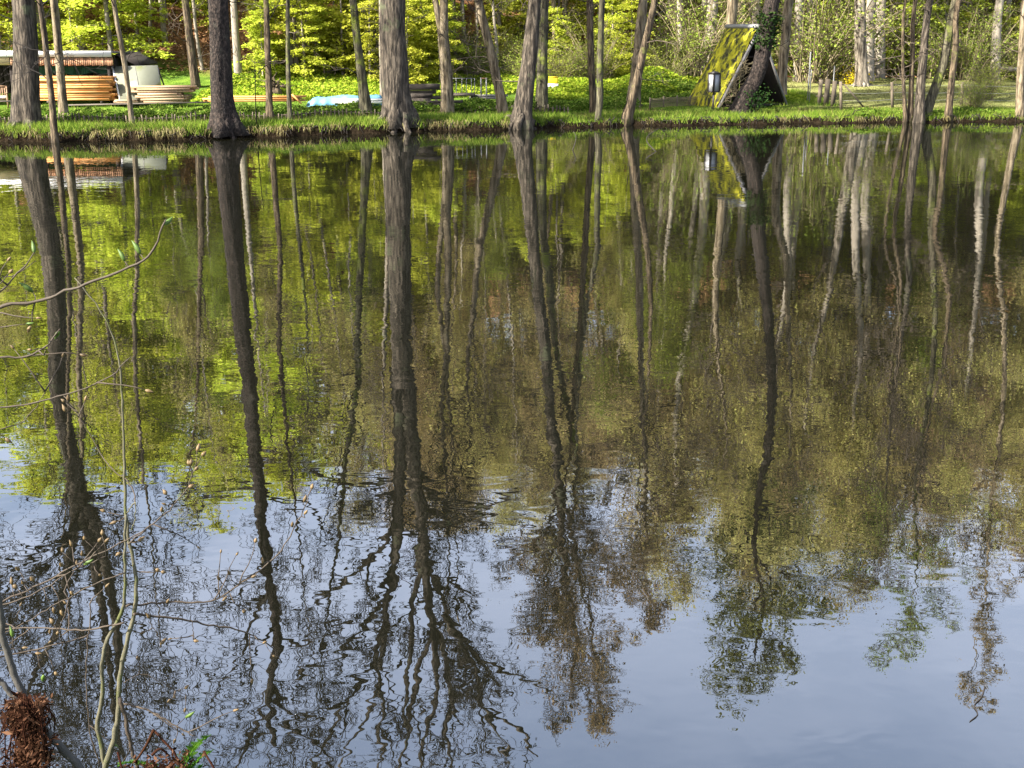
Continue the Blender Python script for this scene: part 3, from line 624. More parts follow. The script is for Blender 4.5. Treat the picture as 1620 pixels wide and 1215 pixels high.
def make_thicket(h, seed, name, label, group, mat, twig, nstem=46, per=26, size=.1):
    rng = np.random.default_rng(seed); t = thing(name, label, 'shrub', (0, 0, 0), group); bb = MB(); cen = []
    for i in range(nstem):
        a = rng.uniform(0, 6.28); sp_ = rng.uniform(.1, .75); p = np.array([rng.normal()*.25, rng.normal()*.25, -.2]); q = [p]; dr = np.array([math.cos(a)*sp_, math.sin(a)*sp_, 1.0])
        Ln = h*rng.uniform(.6, 1.2); n = 6
        for s in range(n):
            dr = dr + rng.normal(size=3)*.13 + np.array([math.cos(a), math.sin(a), -.5])*.09*s/n*2; q.append(q[-1] + dr/np.linalg.norm(dr)*Ln/n)
        q = np.array(q); bb.tube(q, np.linspace(.03, .007, n+1), 4, cap=False)
        for s in range(5):
            k = 1+rng.integers(n-1); e = rng.normal(size=3)*.5; e[2] = abs(e[2])*.6; w = np.array([q[k], q[k]+e*.6, q[k]+e*1.1+[0, 0, .1]])*1.0
            bb.tube(w, [.010, .008, .005], 3, cap=False); cen.append(w[1:].repeat(per//5, 0) + rng.normal(size=(2*(per//5), 3))*.16)
        cen.append(q[2:].repeat(per//5, 0) + rng.normal(size=((n-1)*(per//5), 3))*.15)
    bb.build('stems', M[twig], t); cen = np.vstack(cen); lb = MB(); lb.leaves(cen, size, rng, .4); tag(lb.build('foliage', M[mat], t), kind='stuff')
    return t
gB = 'young beeches in fresh leaf on the hillside'; lB = 'young beech with bright fresh yellow green leaves on the hillside'
gT = 'budding trees on the hillside'; lT = 'tall budding tree with olive brown twigs on the hillside'
gO = 'budding thickets at the hill foot'; lO = 'tan twiggy thicket with small yellow green leaves at the hill foot'
protoB = [make_beech(5, 31, lB, gB), make_beech(7, 32, lB, gB), make_beech(9.5, 33, lB, gB, 1.0), make_beech(14, 34, lB, gB, 1.15), make_beech(16, 35, lB, gB, 1.2)]
protoT = [make_bare(15, 41, 'budding_tree', lT, gT, 'bud_olive', 4.8, size=.115), make_bare(18, 42, 'budding_tree', lT, gT, 'bud_brown', 4.4, size=.115), make_bare(20, 43, 'budding_tree', lT, gT, 'bud_olive', 4.8, size=.115), make_bare(13, 44, 'budding_tree', lT, gT, 'leaf_yellow', 3.6, size=.11)]
protoO = [make_thicket(3.2, 51, 'thicket', lO, gO, 'leaf_yellow', 'twig_tan'), make_thicket(4.2, 52, 'thicket', lO, gO, 'leaf_yellow', 'twig_tan'), make_thicket(2.4, 53, 'thicket', lO, gO, 'leaf_yellow', 'twig_tan')]
used = set()
def put(proto, x, y, rz, s):
    if proto.name not in used: used.add(proto.name); o = proto
    else: o = copy_tree(proto)
    o.location = (x, y, G(x, y)-.05); o.rotation_euler = (0, 0, rz); o.scale = (s, s, s*random.uniform(.92, 1.1)); return o
random.seed(5)
def inview(x, y): return abs(x) < .45*y + 4
def scatter(n, y0, y1, xr, protos, weights, smin, smax, mind, label=None, taken=[]):
    k = 0; tries = 0
    while k < n and tries < 6000:
        tries += 1; y = random.uniform(y0, y1); x = random.uniform(*xr)
        t = y - float(shore(x))
        if not inview(x, y): continue
        if any((x-a)**2 + (y-b_)**2 < mind*mind for a, b_ in taken): continue
        taken.append((x, y)); o = put(random.choices(protos, weights)[0], x, y, random.uniform(0, 6.28), random.uniform(smin, smax)); o['label'] = label or o['label']; k += 1
# bright beeches: dense on the left, scattered to the middle and far right
scatter(32, 62, 72, (-34, -4), protoB[:3], (3, 4, 2), .8, 1.15, 1.8, 'low young beech in bright fresh leaf at the foot of the left slope')
scatter(16, 61.5, 66, (-13, -3), protoB[:2], (3, 2), .55, .85, 1.2, 'small bright beech at the slope foot between spruce and thickest tree')
scatter(28, 72, 92, (-44, -6), protoB[1:], (1, 3, 3, 2), .9, 1.2, 2.6, 'young beech in bright fresh leaf halfway up the left slope')
scatter(10, 62, 72, (-30, 0), protoT, (2, 0, 0, 3), .5, .75, 1.4, 'slim budding sapling among the low beeches of the left slope')
scatter(24, 84, 106, (-52, -8), protoB[3:], (1, 1), 1.1, 1.4, 3.2, 'tall leafy beech at the top of the left slope')
scatter(14, 66, 76, (-6, 8), protoB[:2], (3, 2), .7, 1.0, 1.8, 'low bright green beech on the slope behind the middle trunks')
scatter(6, 74, 84, (-3, 6), protoB[1:3], (3, 2), .7, .95, 1.8, 'bright green beech halfway up the slope behind the middle trunks')
scatter(16, 72, 82, (16, 36), protoB[:3], (3, 2, 1), .75, 1.1, 1.8, 'green leafing beech on the slope behind the pasture')
scatter(26, 66, 100, (-12, 8), protoT, (3, 3, 1, 2), .85, 1.1, 2.6, 'budding brown twigged tree on the slope behind the middle trunks')
scatter(14, 90, 108, (-9, 5), protoT, (3, 3, 3, 2), 1.05, 1.2, 2.4, 'budding tree at the top of the slope behind the middle trunks')
scatter(30, 68, 86, (5, 42), protoT, (3, 3, 4, 2), 1.0, 1.35, 2.4, 'tall budding tree with olive twigs on the slope right of the lamp')
scatter(42, 86, 112, (2, 54), protoT, (2, 3, 4, 2), 1.15, 1.45, 2.8, 'tall budding tree near the top of the right slope')
scatter(8, 92, 110, (27, 39), protoT, (2, 3, 4, 2), 1.1, 1.35, 2.2, 'tall budding tree near the top of the right slope')
scatter(8, 84, 100, (20, 36), protoB[2:4], (2, 1), .9, 1.1, 2.2, 'green beech among the trunks halfway up the right slope')
scatter(8, 88, 108, (-46, -14), protoT, (3, 3, 0, 2), .75, .95, 2.6, 'bare budding tree among the beeches at the top of the left slope')
scatter(32, 70, 84, (7, 34), protoO, (3, 3, 3), .8, 1.25, 1.2, 'tan twiggy thicket with small yellow green leaves behind hut and pasture')
scatter(30, 80, 98, (0, 44), protoO, (3, 3, 1), 1.3, 1.9, 1.6, 'twiggy thicket among the trunks halfway up the right slope')
scatter(12, 78, 92, (6, 40), protoB[1:3], (3, 2), .8, 1.1, 2.0, 'green beech among the trunks halfway up the right slope')
scatter(14, 65, 72, (-3, 9), protoO, (2, 2, 3), .6, .9, 1.2, 'tan twiggy thicket at the slope foot behind the middle trunks')
for pr in protoB + protoT + protoO:
    if pr.name not in used: put(pr, random.uniform(-20, 20), 95, 0, 1)

# ------------------------------------------------------------------ ground cover that nobody could count
rng = np.random.default_rng(77)
def blades(mb, X, Y, h, w, lean=.35, zoff=-.02, droop=None):
    n = len(X); Z = gz(X, Y) + zoff; a = rng.uniform(0, 2*np.pi, n); hh = h*(.5 + rng.random(n)); ww = w*(.6+.8*rng.random(n))
    c = np.stack([X, Y, Z], -1); u = np.stack([np.cos(a), np.sin(a), np.zeros(n)], -1); b = rng.uniform(0, 2*np.pi, n)
    tip = c + np.stack([np.cos(b)*lean*hh, np.sin(b)*lean*hh, hh], -1)
    V = np.stack([c - u*ww[:, None]/2, c + u*ww[:, None]/2, tip], 1).reshape(-1, 3)
    mb.add(V, np.arange(3*n).reshape(-1, 3), None, rng.random(n))
def strip(n, x0, x1, t0, t1):
    X = rng.uniform(x0, x1, n); return X, shore(X) + rng.uniform(t0, t1, n)
def tufted(n, x0, x1, t0, t1, nt_, sig=.22):
    cx, cy = strip(nt_, x0, x1, t0, t1); k = rng.integers(0, nt_, n); X = cx[k] + rng.normal(size=n)*sig; Y = cy[k] + rng.normal(size=n)*sig*.8
    return X, np.maximum(Y, shore(X) + .12)
mb = MB()
X, Y = strip(42000, -21, 23.5, .3, 3.2); blades(mb, X, Y, .10, .025)
X, Y = tufted(26000, -21, 23.5, .25, 1.2, 420); blades(mb, X, Y, .22, .022, .5)
X, Y = strip(26000, 1.5, 13.5, .3, 8); blades(mb, X, Y, .07, .025)
X, Y = strip(9000, 11.5, 14.5, 4, 12); blades(mb, X, Y, .14, .03)
X, Y = strip(7000, -21, 2, 3, 13); blades(mb, X, Y, .14, .03)
tag(mb.build('grass', M['grass'], None, (0, 44, 0)), 'short fresh green grass along the far bank', 'grass', kind='stuff')
def hummock(mb, X, Y, hmax, size, sc_=.9, up=.5):
    h = hmax*(.25 + .75*(.5+.5*np.sin(X*sc_*2.1+Y*1.3)*np.sin(X*.8-Y*sc_*1.7)))*rng.random(len(X))**.6
    mb.leaves(np.stack([X, Y, gz(X, Y)+h], -1), size, rng, up, .7)
mb = MB()
X, Y = strip(30000, -20.5, 1.0, 2.62, 5.2); hummock(mb, X, Y, .52, .10)
X, Y = strip(9000, -2.5, 5.5, 3.6, 6.5); hummock(mb, X, Y, .45, .10)
X, Y = strip(9000, 3.5, 9.5, 6.5, 10.5); hummock(mb, X, Y, .35, .11)
X, Y = strip(5000, 14, 24, .4, 1.6); hummock(mb, X, Y, .28, .10)
tag(mb.build('bramble_cover', M['herb_dark'], None, (0, 46, 0)), 'dark green bramble and ivy tangle behind the low stake fence', 'bramble', kind='stuff')
mb = MB()
X, Y = strip(52000, -14.5, 10.5, 13.2, 21.5); hummock(mb, X, Y, .34, .15, .5)
X, Y = strip(16000, .5, 10, 8.5, 14); hummock(mb, X, Y, .30, .13, .7)
X, Y = strip(5000, 11.4, 13.6, 5, 14); hummock(mb, X, Y, .2, .12)
X, Y = strip(6000, 13.5, 24, 21, 25); hummock(mb, X, Y, .25, .14)
tag(mb.build('herb_cover', M['herb'], None, (0, 60, 0)), 'bright yellow green ground elder covering the terrace below the wood', 'ground cover', kind='stuff')
mb = MB()
X, Y = strip(60000, -34, 38, 20.5, 44); mb.leaves(np.stack([X, Y, gz(X, Y)+rng.random(len(X))*.10], -1), .2, rng, 1.4, .7)
tag(mb.build('leaf_litter', M['litter'], None, (0, 70, 0)), 'brown fallen beech leaves on the wooded slope', 'leaf litter', kind='stuff')
mb = MB()
X, Y = strip(14000, 13.5, 27, 1.6, 22); blades(mb, X, Y, .07, .03)
X, Y = tufted(7000, -21, 23.5, .3, 3.0, 160, .3); blades(mb, X, Y, .20, .018, .6)
tag(mb.build('pasture_grass', M['straw'], None, (18, 60, 0)), 'thin dry grass on the pasture and in tufts along the bank', 'grass', kind='stuff')
# dry sedge hanging over the bank edge, roots in the dark face
mb = MB()
n = 1500; nt_ = 70; cx = rng.uniform(-21, 24, nt_); cx = np.where(rng.random(nt_) < .5, rng.uniform(-21, 1, nt_), cx); k = rng.integers(0, nt_, n); X = cx[k] + rng.normal(size=n)*.11; T0 = rng.uniform(.1, .5, n); Y = shore(X)+T0
Z = gz(X, Y); ln = rng.uniform(.08, .30, n); a = rng.normal(size=n)*.35
p0 = np.stack([X, Y, Z], -1); p1 = p0 + np.stack([a*ln*.4, -ln*.45, ln*.30], -1); p2 = p0 + np.stack([a*ln, -ln*.75 - .05, -ln*.55], -1); p2[:, 2] = np.maximum(p2[:, 2], .02)
u = np.stack([np.full(n, .011), np.zeros(n), np.zeros(n)], -1)
V = np.stack([p0-u, p0+u, p1+u, p1-u, p2], 1).reshape(-1, 3); b5 = np.arange(n)*5; rv = rng.random(n)
mb.add(V, np.stack([b5+3, b5+2, b5+4], -1), np.stack([b5, b5+1, b5+2, b5+3], -1))
mb.rt = [rv]; mb.rq = [rv]
tag(mb.build('bank_sedge', M['straw'], None, (0, 43, 0)), 'dry straw coloured sedge hanging over the water edge', 'sedge', kind='stuff')
mb = MB()
for i in range(420):
    x = rng.uniform(-21, 24); y = float(shore(x)); p = np.array([x, y+.22, rng.uniform(.12, .34)]); q = [p]
    dr = np.array([rng.normal()*.8, -.7, -.5])
    for s in range(4):
        dr = dr + rng.normal(size=3)*.35; dr[2] -= .15; q.append(q[-1]+dr/np.linalg.norm(dr)*rng.uniform(.06, .14))
    mb.tube(q, np.linspace(.022, .006, 5)*rng.uniform(.5, 1.2), 4, cap=False)
tag(mb.build('bank_roots', M['twig_dark'], None, (0, 43, 0)), 'dark tangled roots in the undercut bank face', 'roots', kind='stuff')

# ------------------------------------------------------------------ shed and timber at the left
BOX = {}
def boxpart(name, c, size, mat, parent, base, rz=0, ry=0):
    key = (tuple(round(v, 3) for v in size), mat)
    if key not in BOX:
        m_ = MB(); m_.box((0, 0, 0), size); BOX[key] = mesh(name, np.vstack(m_.V), None, np.vstack(m_.Q), M[mat])
    o = obj(name, BOX[key], parent, np.asarray(c) - np.asarray(base)); o.rotation_euler = (0, ry, rz); return o
YS = Yat(100, 11.6)
def X_(px, Y): return P(px, 150, Y)[0]
def Z_(py, Y): return P(810, py, Y)[2]
zb = G(X_(100, YS), YS); base = np.array([X_(90, YS), YS, zb])
t = thing('timber_shed', 'open timber shed with white roof edge and brown slatted fascia', 'shed', base)
xl, xr = X_(-120, YS), X_(184, YS); zt = Z_(81, YS); zf = Z_(90, YS); zs = Z_(103, YS)
mb = MB(); mb.add([[xl, YS-.15, zt], [xr, YS-.15, zt], [xr, YS+4.2, zt-.10], [xl, YS+4.2, zt-.10], [xl, YS-.15, zt-.07], [xr, YS-.15, zt-.07], [xr, YS+4.2, zt-.17], [xl, YS+4.2, zt-.17]], None, [[0,1,2,3],[4,7,6,5],[0,4,5,1],[1,5,6,2],[2,6,7,3],[3,7,4,0]])
mb.build('roof', M['grey_board'], t, base)
boxpart('fascia', ((xl+xr)/2, YS-.19, (zt+zf)/2+.01), (xr-xl, .05, zt-zf+.02), 'white_paint', t, base)
xc = X_(23, YS)
boxpart('cream_panel', ((xl+xc)/2, YS-.13, (zf+zs)/2), (xc-xl, .05, zf-zs-.01), 'cream', t, base)
x = xc + .04; k = 0
while x < xr - .03:
    boxpart('slat', (x+.035, YS-.12+.006*(k % 3), (zf+zs)/2 - .01*(k*7 % 4)), (.07, .025, zf-zs-.01), 'brown_slat', t, base); x += .085; k += 1
for px in (-60, 22, 62, 176): boxpart('post', (X_(px, YS), YS+.05, (zb+zf)/2-.05), (.13, .13, zf-zb), 'dark_wood', t, base)
for i in range(26):
    w = (xr-xl)/26; boxpart('wall_board', (xl+w*(i+.5), YS+4.0+.01*(i % 2), (zb+zt)/2-.15), (w-.015, .03, zt-zb-.15), 'dark_wood', t, base)
for i in range(14): boxpart('side_board', (xr-.03+.008*(i % 2), YS+.35+.27*i, (zb+zt)/2-.15), (.03, .25, zt-zb-.3), 'dark_wood', t, base)
boxpart('beam', ((xl+xr)/2, YS+.05, zs+.0), (xr-xl-.02, .12, .1), 'dark_wood', t, base)
# side roof falling to the right
xe = X_(232, YS+1.5)
mb = MB(); mb.add([[xr, YS+.4, zt-.12], [xe, YS+.4, zs-.02], [xe, YS+3.6, zs+.02], [xr, YS+3.6, zt-.08], [xr, YS+.4, zt-.18], [xe, YS+.4, zs-.08], [xe, YS+3.6, zs-.04], [xr, YS+3.6, zt-.14]], None, [[0,1,2,3],[4,7,6,5],[0,4,5,1],[1,5,6,2],[2,6,7,3],[3,7,4,0]])
mb.build('side_roof', M['dark_wood'], t, base)
boxpart('post', (xe-.08, YS+.5, (zb+zs)/2-.05), (.1, .1, zs-zb-.1), 'dark_wood', t, base)
# green tarpaulin hung at the back of the bay
g0, g1 = X_(56, YS+1.6), X_(174, YS+1.6); zz0, zz1 = Z_(117, YS+1.6), Z_(99, YS+1.6); nn_ = 24
mb = MB(); V = []
for j in range(4):
    for i in range(nn_): V.append([g0+(g1-g0)*i/(nn_-1), YS+1.6+.06*math.sin(i*1.3+j*.5), zz1+(zz0-zz1)*j/3 - (.05*math.sin(i*.6) if j == 3 else 0)])
V = np.array(V); V2 = V + [0, .012, 0]; ii = np.arange(3)[:, None]*nn_ + np.arange(nn_-1)[None]; Q = np.stack([ii, ii+nn_, ii+nn_+1, ii+1], -1).reshape(-1, 4)
mb.add(V, None, Q); mb.add(V2, None, Q[:, ::-1])
tag(mb.build('tarpaulin', M['green_tarp'], None, V[0], True), 'dark green tarpaulin hanging inside the shed above the boards', 'tarpaulin')

def stack(label, name, px0, px1, pyb, pyt, Y, layers, rows, mat, seed, rz=0, jit=.14, depth=.17, bearers=True, lift=None, cat='timber stack'):
    rg = random.Random(seed); x0, x1 = X_(px0, Y), X_(px1, Y); zb = Z_(pyb, Y) if lift is None else lift; zt = Z_(pyt, Y)
    gb = G((x0+x1)/2, Y+.4); zb = max(zb, gb) if lift is None else lift
    base = np.array([(x0+x1)/2, Y+rows*depth/2, zb]); t = thing(name, label, cat, base, None, rz)
    z0 = 0
    if bearers:
        for f in (-.36, .36): boxpart('bearer', np.array([f*(x1-x0), 0, .05]), (.09, rows*depth, .10), 'old_wood', t, (0, 0, 0))
        z0 = .10
    H = (zt-zb-z0)/layers; Ln = [round((x1-x0)*v, 2) for v in (.86, .95, 1.0, 1.05)]
    for j in range(layers):
        for i in range(rows):
            boxpart('board', (rg.uniform(-jit, jit), (i-(rows-1)/2)*depth + rg.uniform(-.012, .012) - (rg.uniform(0, .04) if i == 0 else 0), z0+H*(j+.5)), (rg.choice(Ln), depth-.012, H-.012), mat, t, (0, 0, 0), rg.uniform(-.012, .012))
    return t
stack('big stack of honey coloured boards under the shed roof', 'board_stack', 58, 176, 163, 121, YS-.75, 10, 5, 'pine_wood', 1)
s2 = stack('smaller pale board stack right of the slanted sheet', 'board_stack', 216, 288, 163, 147, Yat(250, 10.6), 4, 6, 'pine_pale', 2, bearers=False)
stack('bundle of boards lying skewed on top of the smaller pale stack', 'board_stack', 208, 304, 147, 136, Yat(250, 10.7), 3, 5, 'pine_pale', 3, rz=.10, bearers=False, lift=Z_(146.5, Yat(250, 10.6)))
stack('low pile of long brown boards behind the dark spruce', 'board_stack', 330, 474, 165, 152, Yat(420, 8.6), 3, 4, 'pine_wood', 4, jit=.3)
stack('white boards lying beneath the blue tarpaulin', 'board_stack', 528, 606, 164, 157, Yat(560, 7.4), 2, 4, 'white_paint', 5, bearers=False)
stack('thin boards stacked at the left foot of the smaller pale stack', 'board_stack', 180, 214, 163, 158, Yat(200, 10.2), 2, 3, 'pine_pale', 6, bearers=False)
# loose planks
def plank(label, px0, py0, px1, py1, Y, mat, w=.16, th=.05):
    a, b_ = P(px0, py0, Y), P(px1, py1, Y); c = (a+b_)/2; Ln = np.linalg.norm(b_-a); ry = -math.atan2(b_[2]-a[2], b_[0]-a[0])
    m_ = MB(); m_.box((0, 0, 0), (Ln, w, th)); o = m_.build('plank', M[mat], None, (0, 0, 0)); o.location = c; o.rotation_euler = (0, ry, .03); return tag(o, label, 'plank')
plank('long dark plank lying before the big timber stack', 110, 166, 330, 162, Yat(200, 8.2), 'old_wood')
plank('orange plank slipping off the right end of the low board pile', 462, 149, 477, 164, Yat(470, 8.3), 'pine_wood', .2)
plank('grey plank in front of the chair at the far left', -30, 161, 26, 160, Yat(10, 9.0), 'old_wood', .3)
# slanted sheet
Y0 = Yat(215, 11.0); q = [P(178, 106, Y0+.5), P(249, 104, Y0+.5), P(258, 158, Y0-.45), P(190, 158, Y0-.45)]; base = q[3].copy()
t = thing('leaning_sheet', 'grey green weathered sheet with white edge leaning beside the shed', 'panel', base)
q = np.array(q); nrm = np.cross(q[1]-q[0], q[3]-q[0]); nrm /= np.linalg.norm(nrm); nrm *= .025
mb = MB(); mb.add(np.vstack([q+nrm, q-nrm]), None, [[0,1,2,3],[4,7,6,5],[0,4,5,1],[1,5,6,2],[2,6,7,3],[3,7,4,0]]); mb.build('sheet', M['sheet'], t, base)
def bar(a, b_, w, name, mat, parent, base, n=4):
    m_ = MB(); m_.tube([a, b_], w, n); return m_.build(name, M[mat], parent, base)
bar(q[0], q[3], .055, 'edge_strip', 'white_paint', t, base); bar(q[0], q[1], .022, 'edge_strip', 'grey_board', t, base); bar(q[1], q[2], .022, 'edge_strip', 'grey_board', t, base)
bar((q[0]+q[1])/2-[0, .04, 0], (q[2]+q[3])/2-[0, .04, 0], .012, 'seam', 'grey_board', t, base)
bar(q[1]+[0, .05, -.1], np.array([q[1][0]+.2, q[1][1]+.9, G(q[1][0], q[1][1]+.9)]), .035, 'prop', 'old_wood', t, base)
# garden chair at the left edge
Y0 = YS - .9; c = P(2, 162, Y0); c[2] = G(c[0], c[1]); t = thing('garden_chair', 'wooden garden armchair with a pale cushion at the left edge', 'chair', c, None, .35)
for sx in (-1, 1):
    for sy in (-1, 1): boxpart('leg', (sx*.26, sy*.24, .31 if sy < 0 else .45), (.05, .05, .62 if sy < 0 else .9), 'chair_wood', t, (0, 0, 0))
    boxpart('armrest', (sx*.26, -.02, .645), (.07, .56, .035), 'chair_wood', t, (0, 0, 0))
boxpart('seat', (0, 0, .40), (.5, .5, .05), 'chair_wood', t, (0, 0, 0))
m_ = MB(); m_.box((0, 0, .47), (.46, .46, .09)); o = m_.build('cushion', M['cushion'], t); bv = o.modifiers.new('b', 'BEVEL'); bv.width = .035; bv.segments = 3
for i in range(5): boxpart('back_slat', (-.18+.09*i, .25, .67), (.05, .025, .44), 'chair_wood', t, (0, 0, 0))
boxpart('top_rail', (0, .25, .91), (.56, .04, .07), 'chair_wood', t, (0, 0, 0))
# thin pole at the water edge
Yp = Yat(405, .5); a = P(406, 205, Yp); a[2] = G(a[0], Yp)-.1; m_ = MB(); m_.tube([a, P(404, 150, Yp), P(403, 92, Yp)], [.022, .018, .010], 6); tag(m_.build('thin_pole', M['twig_dark'], None, a), 'thin dark upright pole right of the dark spruce', 'pole')
# root stump
c = hit(438, 150, 50); t = thing('root_stump', 'upturned brown root stump above the low board pile', 'stump', c); mb = MB(); rg = np.random.default_rng(9)
top_ = c + [0, 0, .35]
for i in range(26):
    dr = rg.normal(size=3); dr[2] = abs(dr[2])*.7; dr /= np.linalg.norm(dr); p = [top_, top_+dr*.25, top_+dr*.45+rg.normal(size=3)*.08, top_+dr*.6+rg.normal(size=3)*.14]; mb.tube(p, [.08, .05, .03, .012], 5)
mb.build('roots', M['bark_brown'], t, c, True); mb = MB(); mb.tube([c-[0, 0, .1], c+[0, 0, .2], top_], [.28, .24, .16], 9); mb.build('stump', M['bark_brown'], t, c, True)
# blue tarpaulin over a low heap
Y0 = Yat(540, 8.2); x0, x1 = X_(482, Y0), X_(606, Y0); nx, ny = 40, 14; V = []; zt = Z_(153, Y0)
gb = G((x0+x1)/2, Y0)
for j in range(ny):
    for i in range(nx):
        u, v = i/(nx-1), j/(ny-1); e = min(1, 4.5*min(u*1.6, (1-u)*3))**.6 * min(1, 5*min(v, 1-v)+.12)**.7
        V.append([x0+(x1-x0)*u + .04*math.sin(j*1.9), Y0-.2+1.5*v + .03*math.sin(i*1.1), gb+.05+(zt-gb)*e*(.86+.14*math.sin(u*9)*math.cos(v*4+u*3)) + .02*math.sin(i*2.3+j*1.7)])
ii = np.arange(ny-1)[:, None]*nx + np.arange(nx-1)[None]; mb = MB(); mb.add(V, None, np.stack([ii, ii+1, ii+nx+1, ii+nx], -1).reshape(-1, 4))
o = mb.build('blue_tarpaulin', M['blue_tarp'], None, V[0], True); tag(o, 'bright blue tarpaulin spread over a low heap on the terrace', 'tarpaulin')
md = o.modifiers.new('s', 'SOLIDIFY'); md.thickness = .01
# old weathered beams
Y0 = Yat(690, 3.5); bx = X_(688, Y0); bz = G(bx, Y0+.5); base = np.array([bx, Y0+.5, bz]); rg = random.Random(4)
t = thing('beam_pile', 'pile of old dark weathered beams beside the thickest tree', 'timber pile', base)
for (a, b_, y0, y1, dy) in ((644,696,133,142,.7), (646,690,143,148,.8), (650,684,148,154,.5), (640,700,152,157,.9), (646,682,156,162,.35), (640,712,162,167,.6), (660,732,159,163,.1), (666,730,164,168,.0), (672,728,170,173,-.1), (674,724,175,178,0), (650,726,168,172,.75), (655,720,173,179,.6), (648,700,179,183,.8)):
    A, B = P(a, (y0+y1)/2, Y0+dy), P(b_, (y0+y1)/2, Y0+dy); h_ = (y1-y0)/ppm(Y0); c = (A+B)/2; c[2] = max(c[2], bz+h_/2)
    boxpart('beam', c, (round(B[0]-A[0], 2), .2, round(h_, 3)), 'old_wood', t, base, rg.uniform(-.05, .05), rg.uniform(-.02, .02))
for px in (660, 690, 716):
    for dy in (.2, .8):
        A = P(px, 160, Y0+dy); h_ = Z_(158, Y0+dy)-bz; boxpart('support', (A[0], Y0+dy+.12, bz+h_/2), (.12, .1, round(h_, 2)), 'old_wood', t, base)
# metal rack cart and frame
Y0 = Yat(735, 6.6); gb = G(X_(730, Y0), Y0); base = np.array([X_(730, Y0), Y0, gb])
t = thing('rack_cart', 'flat cart with upright galvanised rails right of the forked tree', 'cart', base)
zb_ = Z_(150, Y0)
boxpart('bed', (X_(728, Y0), Y0+.4, zb_), (1.25, .9, .09), 'old_wood', t, base)
for px in (706, 713, 722, 731, 738, 746, 751):
    bar(np.array([X_(px, Y0), Y0, zb_]), np.array([X_(px, Y0), Y0, Z_(124, Y0)]), .016, 'upright', 'metal', t, base, 6)
bar(np.array([X_(705, Y0), Y0, Z_(124, Y0)]), np.array([X_(752, Y0), Y0, Z_(124, Y0)]), .014, 'top_rail', 'metal', t, base, 6)
for px in (712, 746):
    bar(np.array([X_(px, Y0), Y0+.4, gb-.03]), np.array([X_(px, Y0), Y0+.4, zb_]), .05, 'leg', 'old_wood', t, base, 6)
Y1 = Yat(765, 6.8); g1_ = G(X_(765, Y1), Y1); base = np.array([X_(765, Y1), Y1, g1_]); t = thing('metal_frame', 'narrow upright galvanised frame right of the rack cart', 'frame', base)
for px in (761, 769.5): bar(np.array([X_(px, Y1), Y1, g1_-.05]), np.array([X_(px, Y1), Y1, Z_(123, Y1)]), .028, 'upright', 'metal', t, base, 6)
bar(np.array([X_(760, Y1), Y1, Z_(124, Y1)]), np.array([X_(771, Y1), Y1, Z_(124, Y1)]), .02, 'top_rail', 'brown_slat', t, base, 6)
stack('grey slabs lying on the terrace right of the rack cart', 'slab_stack', 748, 800, 157, 150, Yat(775, 7.2), 2, 3, 'grey_board', 8, bearers=False)
# yellow crate
c = hit(875, 143, 52); c = np.array([c[0], c[1], G(c[0], c[1])]); t = thing('yellow_crate', 'small yellow crate on a white tray among the herbs', 'crate', c)
boxpart('tray', (c[0], c[1], c[2]+.16), (.5, .36, .32), 'white_paint', t, c); m_ = MB(); m_.box(c+[0, 0, .47], (.44, .32, .28)); o = m_.build('body', M['yellow'], t, c); bv = o.modifiers.new('b', 'BEVEL'); bv.width = .04; bv.segments = 2
boxpart('lid', (c[0], c[1], c[2]+.63), (.46, .34, .035), 'yellow', t, c)

# ------------------------------------------------------------------ low stake fences, wattle, lamp, hut
STK = []
for k in range(4):
    h_ = (.24, .31, .27, .34)[k]; m_ = MB(); m_.tube([[0, 0, -.08], [0, 0, h_*.6], [.01*k-.015, 0, h_]], [.034, .032, .026], 6); STK.append(mesh('stake', np.vstack(m_.V), np.vstack(m_.T), np.vstack(m_.Q), M['fence_wood']))
def stake_fence(label, px0, px1, t_, step):
    rg = random.Random(px0); Y0 = Yat(px0, t_); base = np.array([X_((px0+px1)/2, Yat((px0+px1)/2, t_)), Yat((px0+px1)/2, t_), 0]); base[2] = G(base[0], base[1])
    t = thing('stake_fence', label, 'fence', base); px = px0
    while px < px1:
        Y = Yat(px, t_) + rg.uniform(-.05, .05); x = X_(px, Y); o = obj('stake', STK[rg.randrange(4)], t, np.array([x, Y, G(x, Y)]) - base); o.rotation_euler = (rg.uniform(-.08, .08), rg.uniform(-.1, .1), rg.uniform(0, 6)); px += step*rg.uniform(.85, 1.25)
    pts = [np.array([X_(p, Yat(p, t_)), Yat(p, t_)+.05, G(X_(p, Yat(p, t_)), Yat(p, t_))+.2]) for p in np.linspace(px0, px1, 16)]; m_ = MB(); m_.tube(pts, .012, 4); m_.build('rail', M['fence_wood'], t, base)
stake_fence('low fence of short stakes below the board stacks, left of the spruce', -10, 326, 2.5, 6.2)
stake_fence('low fence of short stakes between the spruce and the thickest tree', 378, 600, 2.6, 6.2)
stake_fence('low fence of short stakes around the leaning trunks in the middle', 735, 905, 2.9, 6.0)
pa, pb = hit(1028, 172), hit(1112, 166); base = pa.copy(); t = thing('wattle_fence', 'low woven wattle fence running up to the hut', 'fence', base); rg = np.random.default_rng(3)
for f in (0, .25, .5, .75, 1):
    p = pa+(pb-pa)*f; p[2] = G(p[0], p[1]); bar(p-[0, 0, .1], p+[0, 0, .48], .035, 'post', 'fence_wood', t, base, 6)
for j in range(11):
    pts = []
    for i in range(25):
        f = i/24; p = pa+(pb-pa)*f; p[2] = G(p[0], p[1])+.04+.036*j+rg.normal()*.006; p[1] += .04*math.sin(f*4*math.pi+math.pi*(j % 2)); pts.append(p)
    m_ = MB(); m_.tube(pts, .0145, 5); m_.build('woven_stick', M['twig_tan'], t, base)
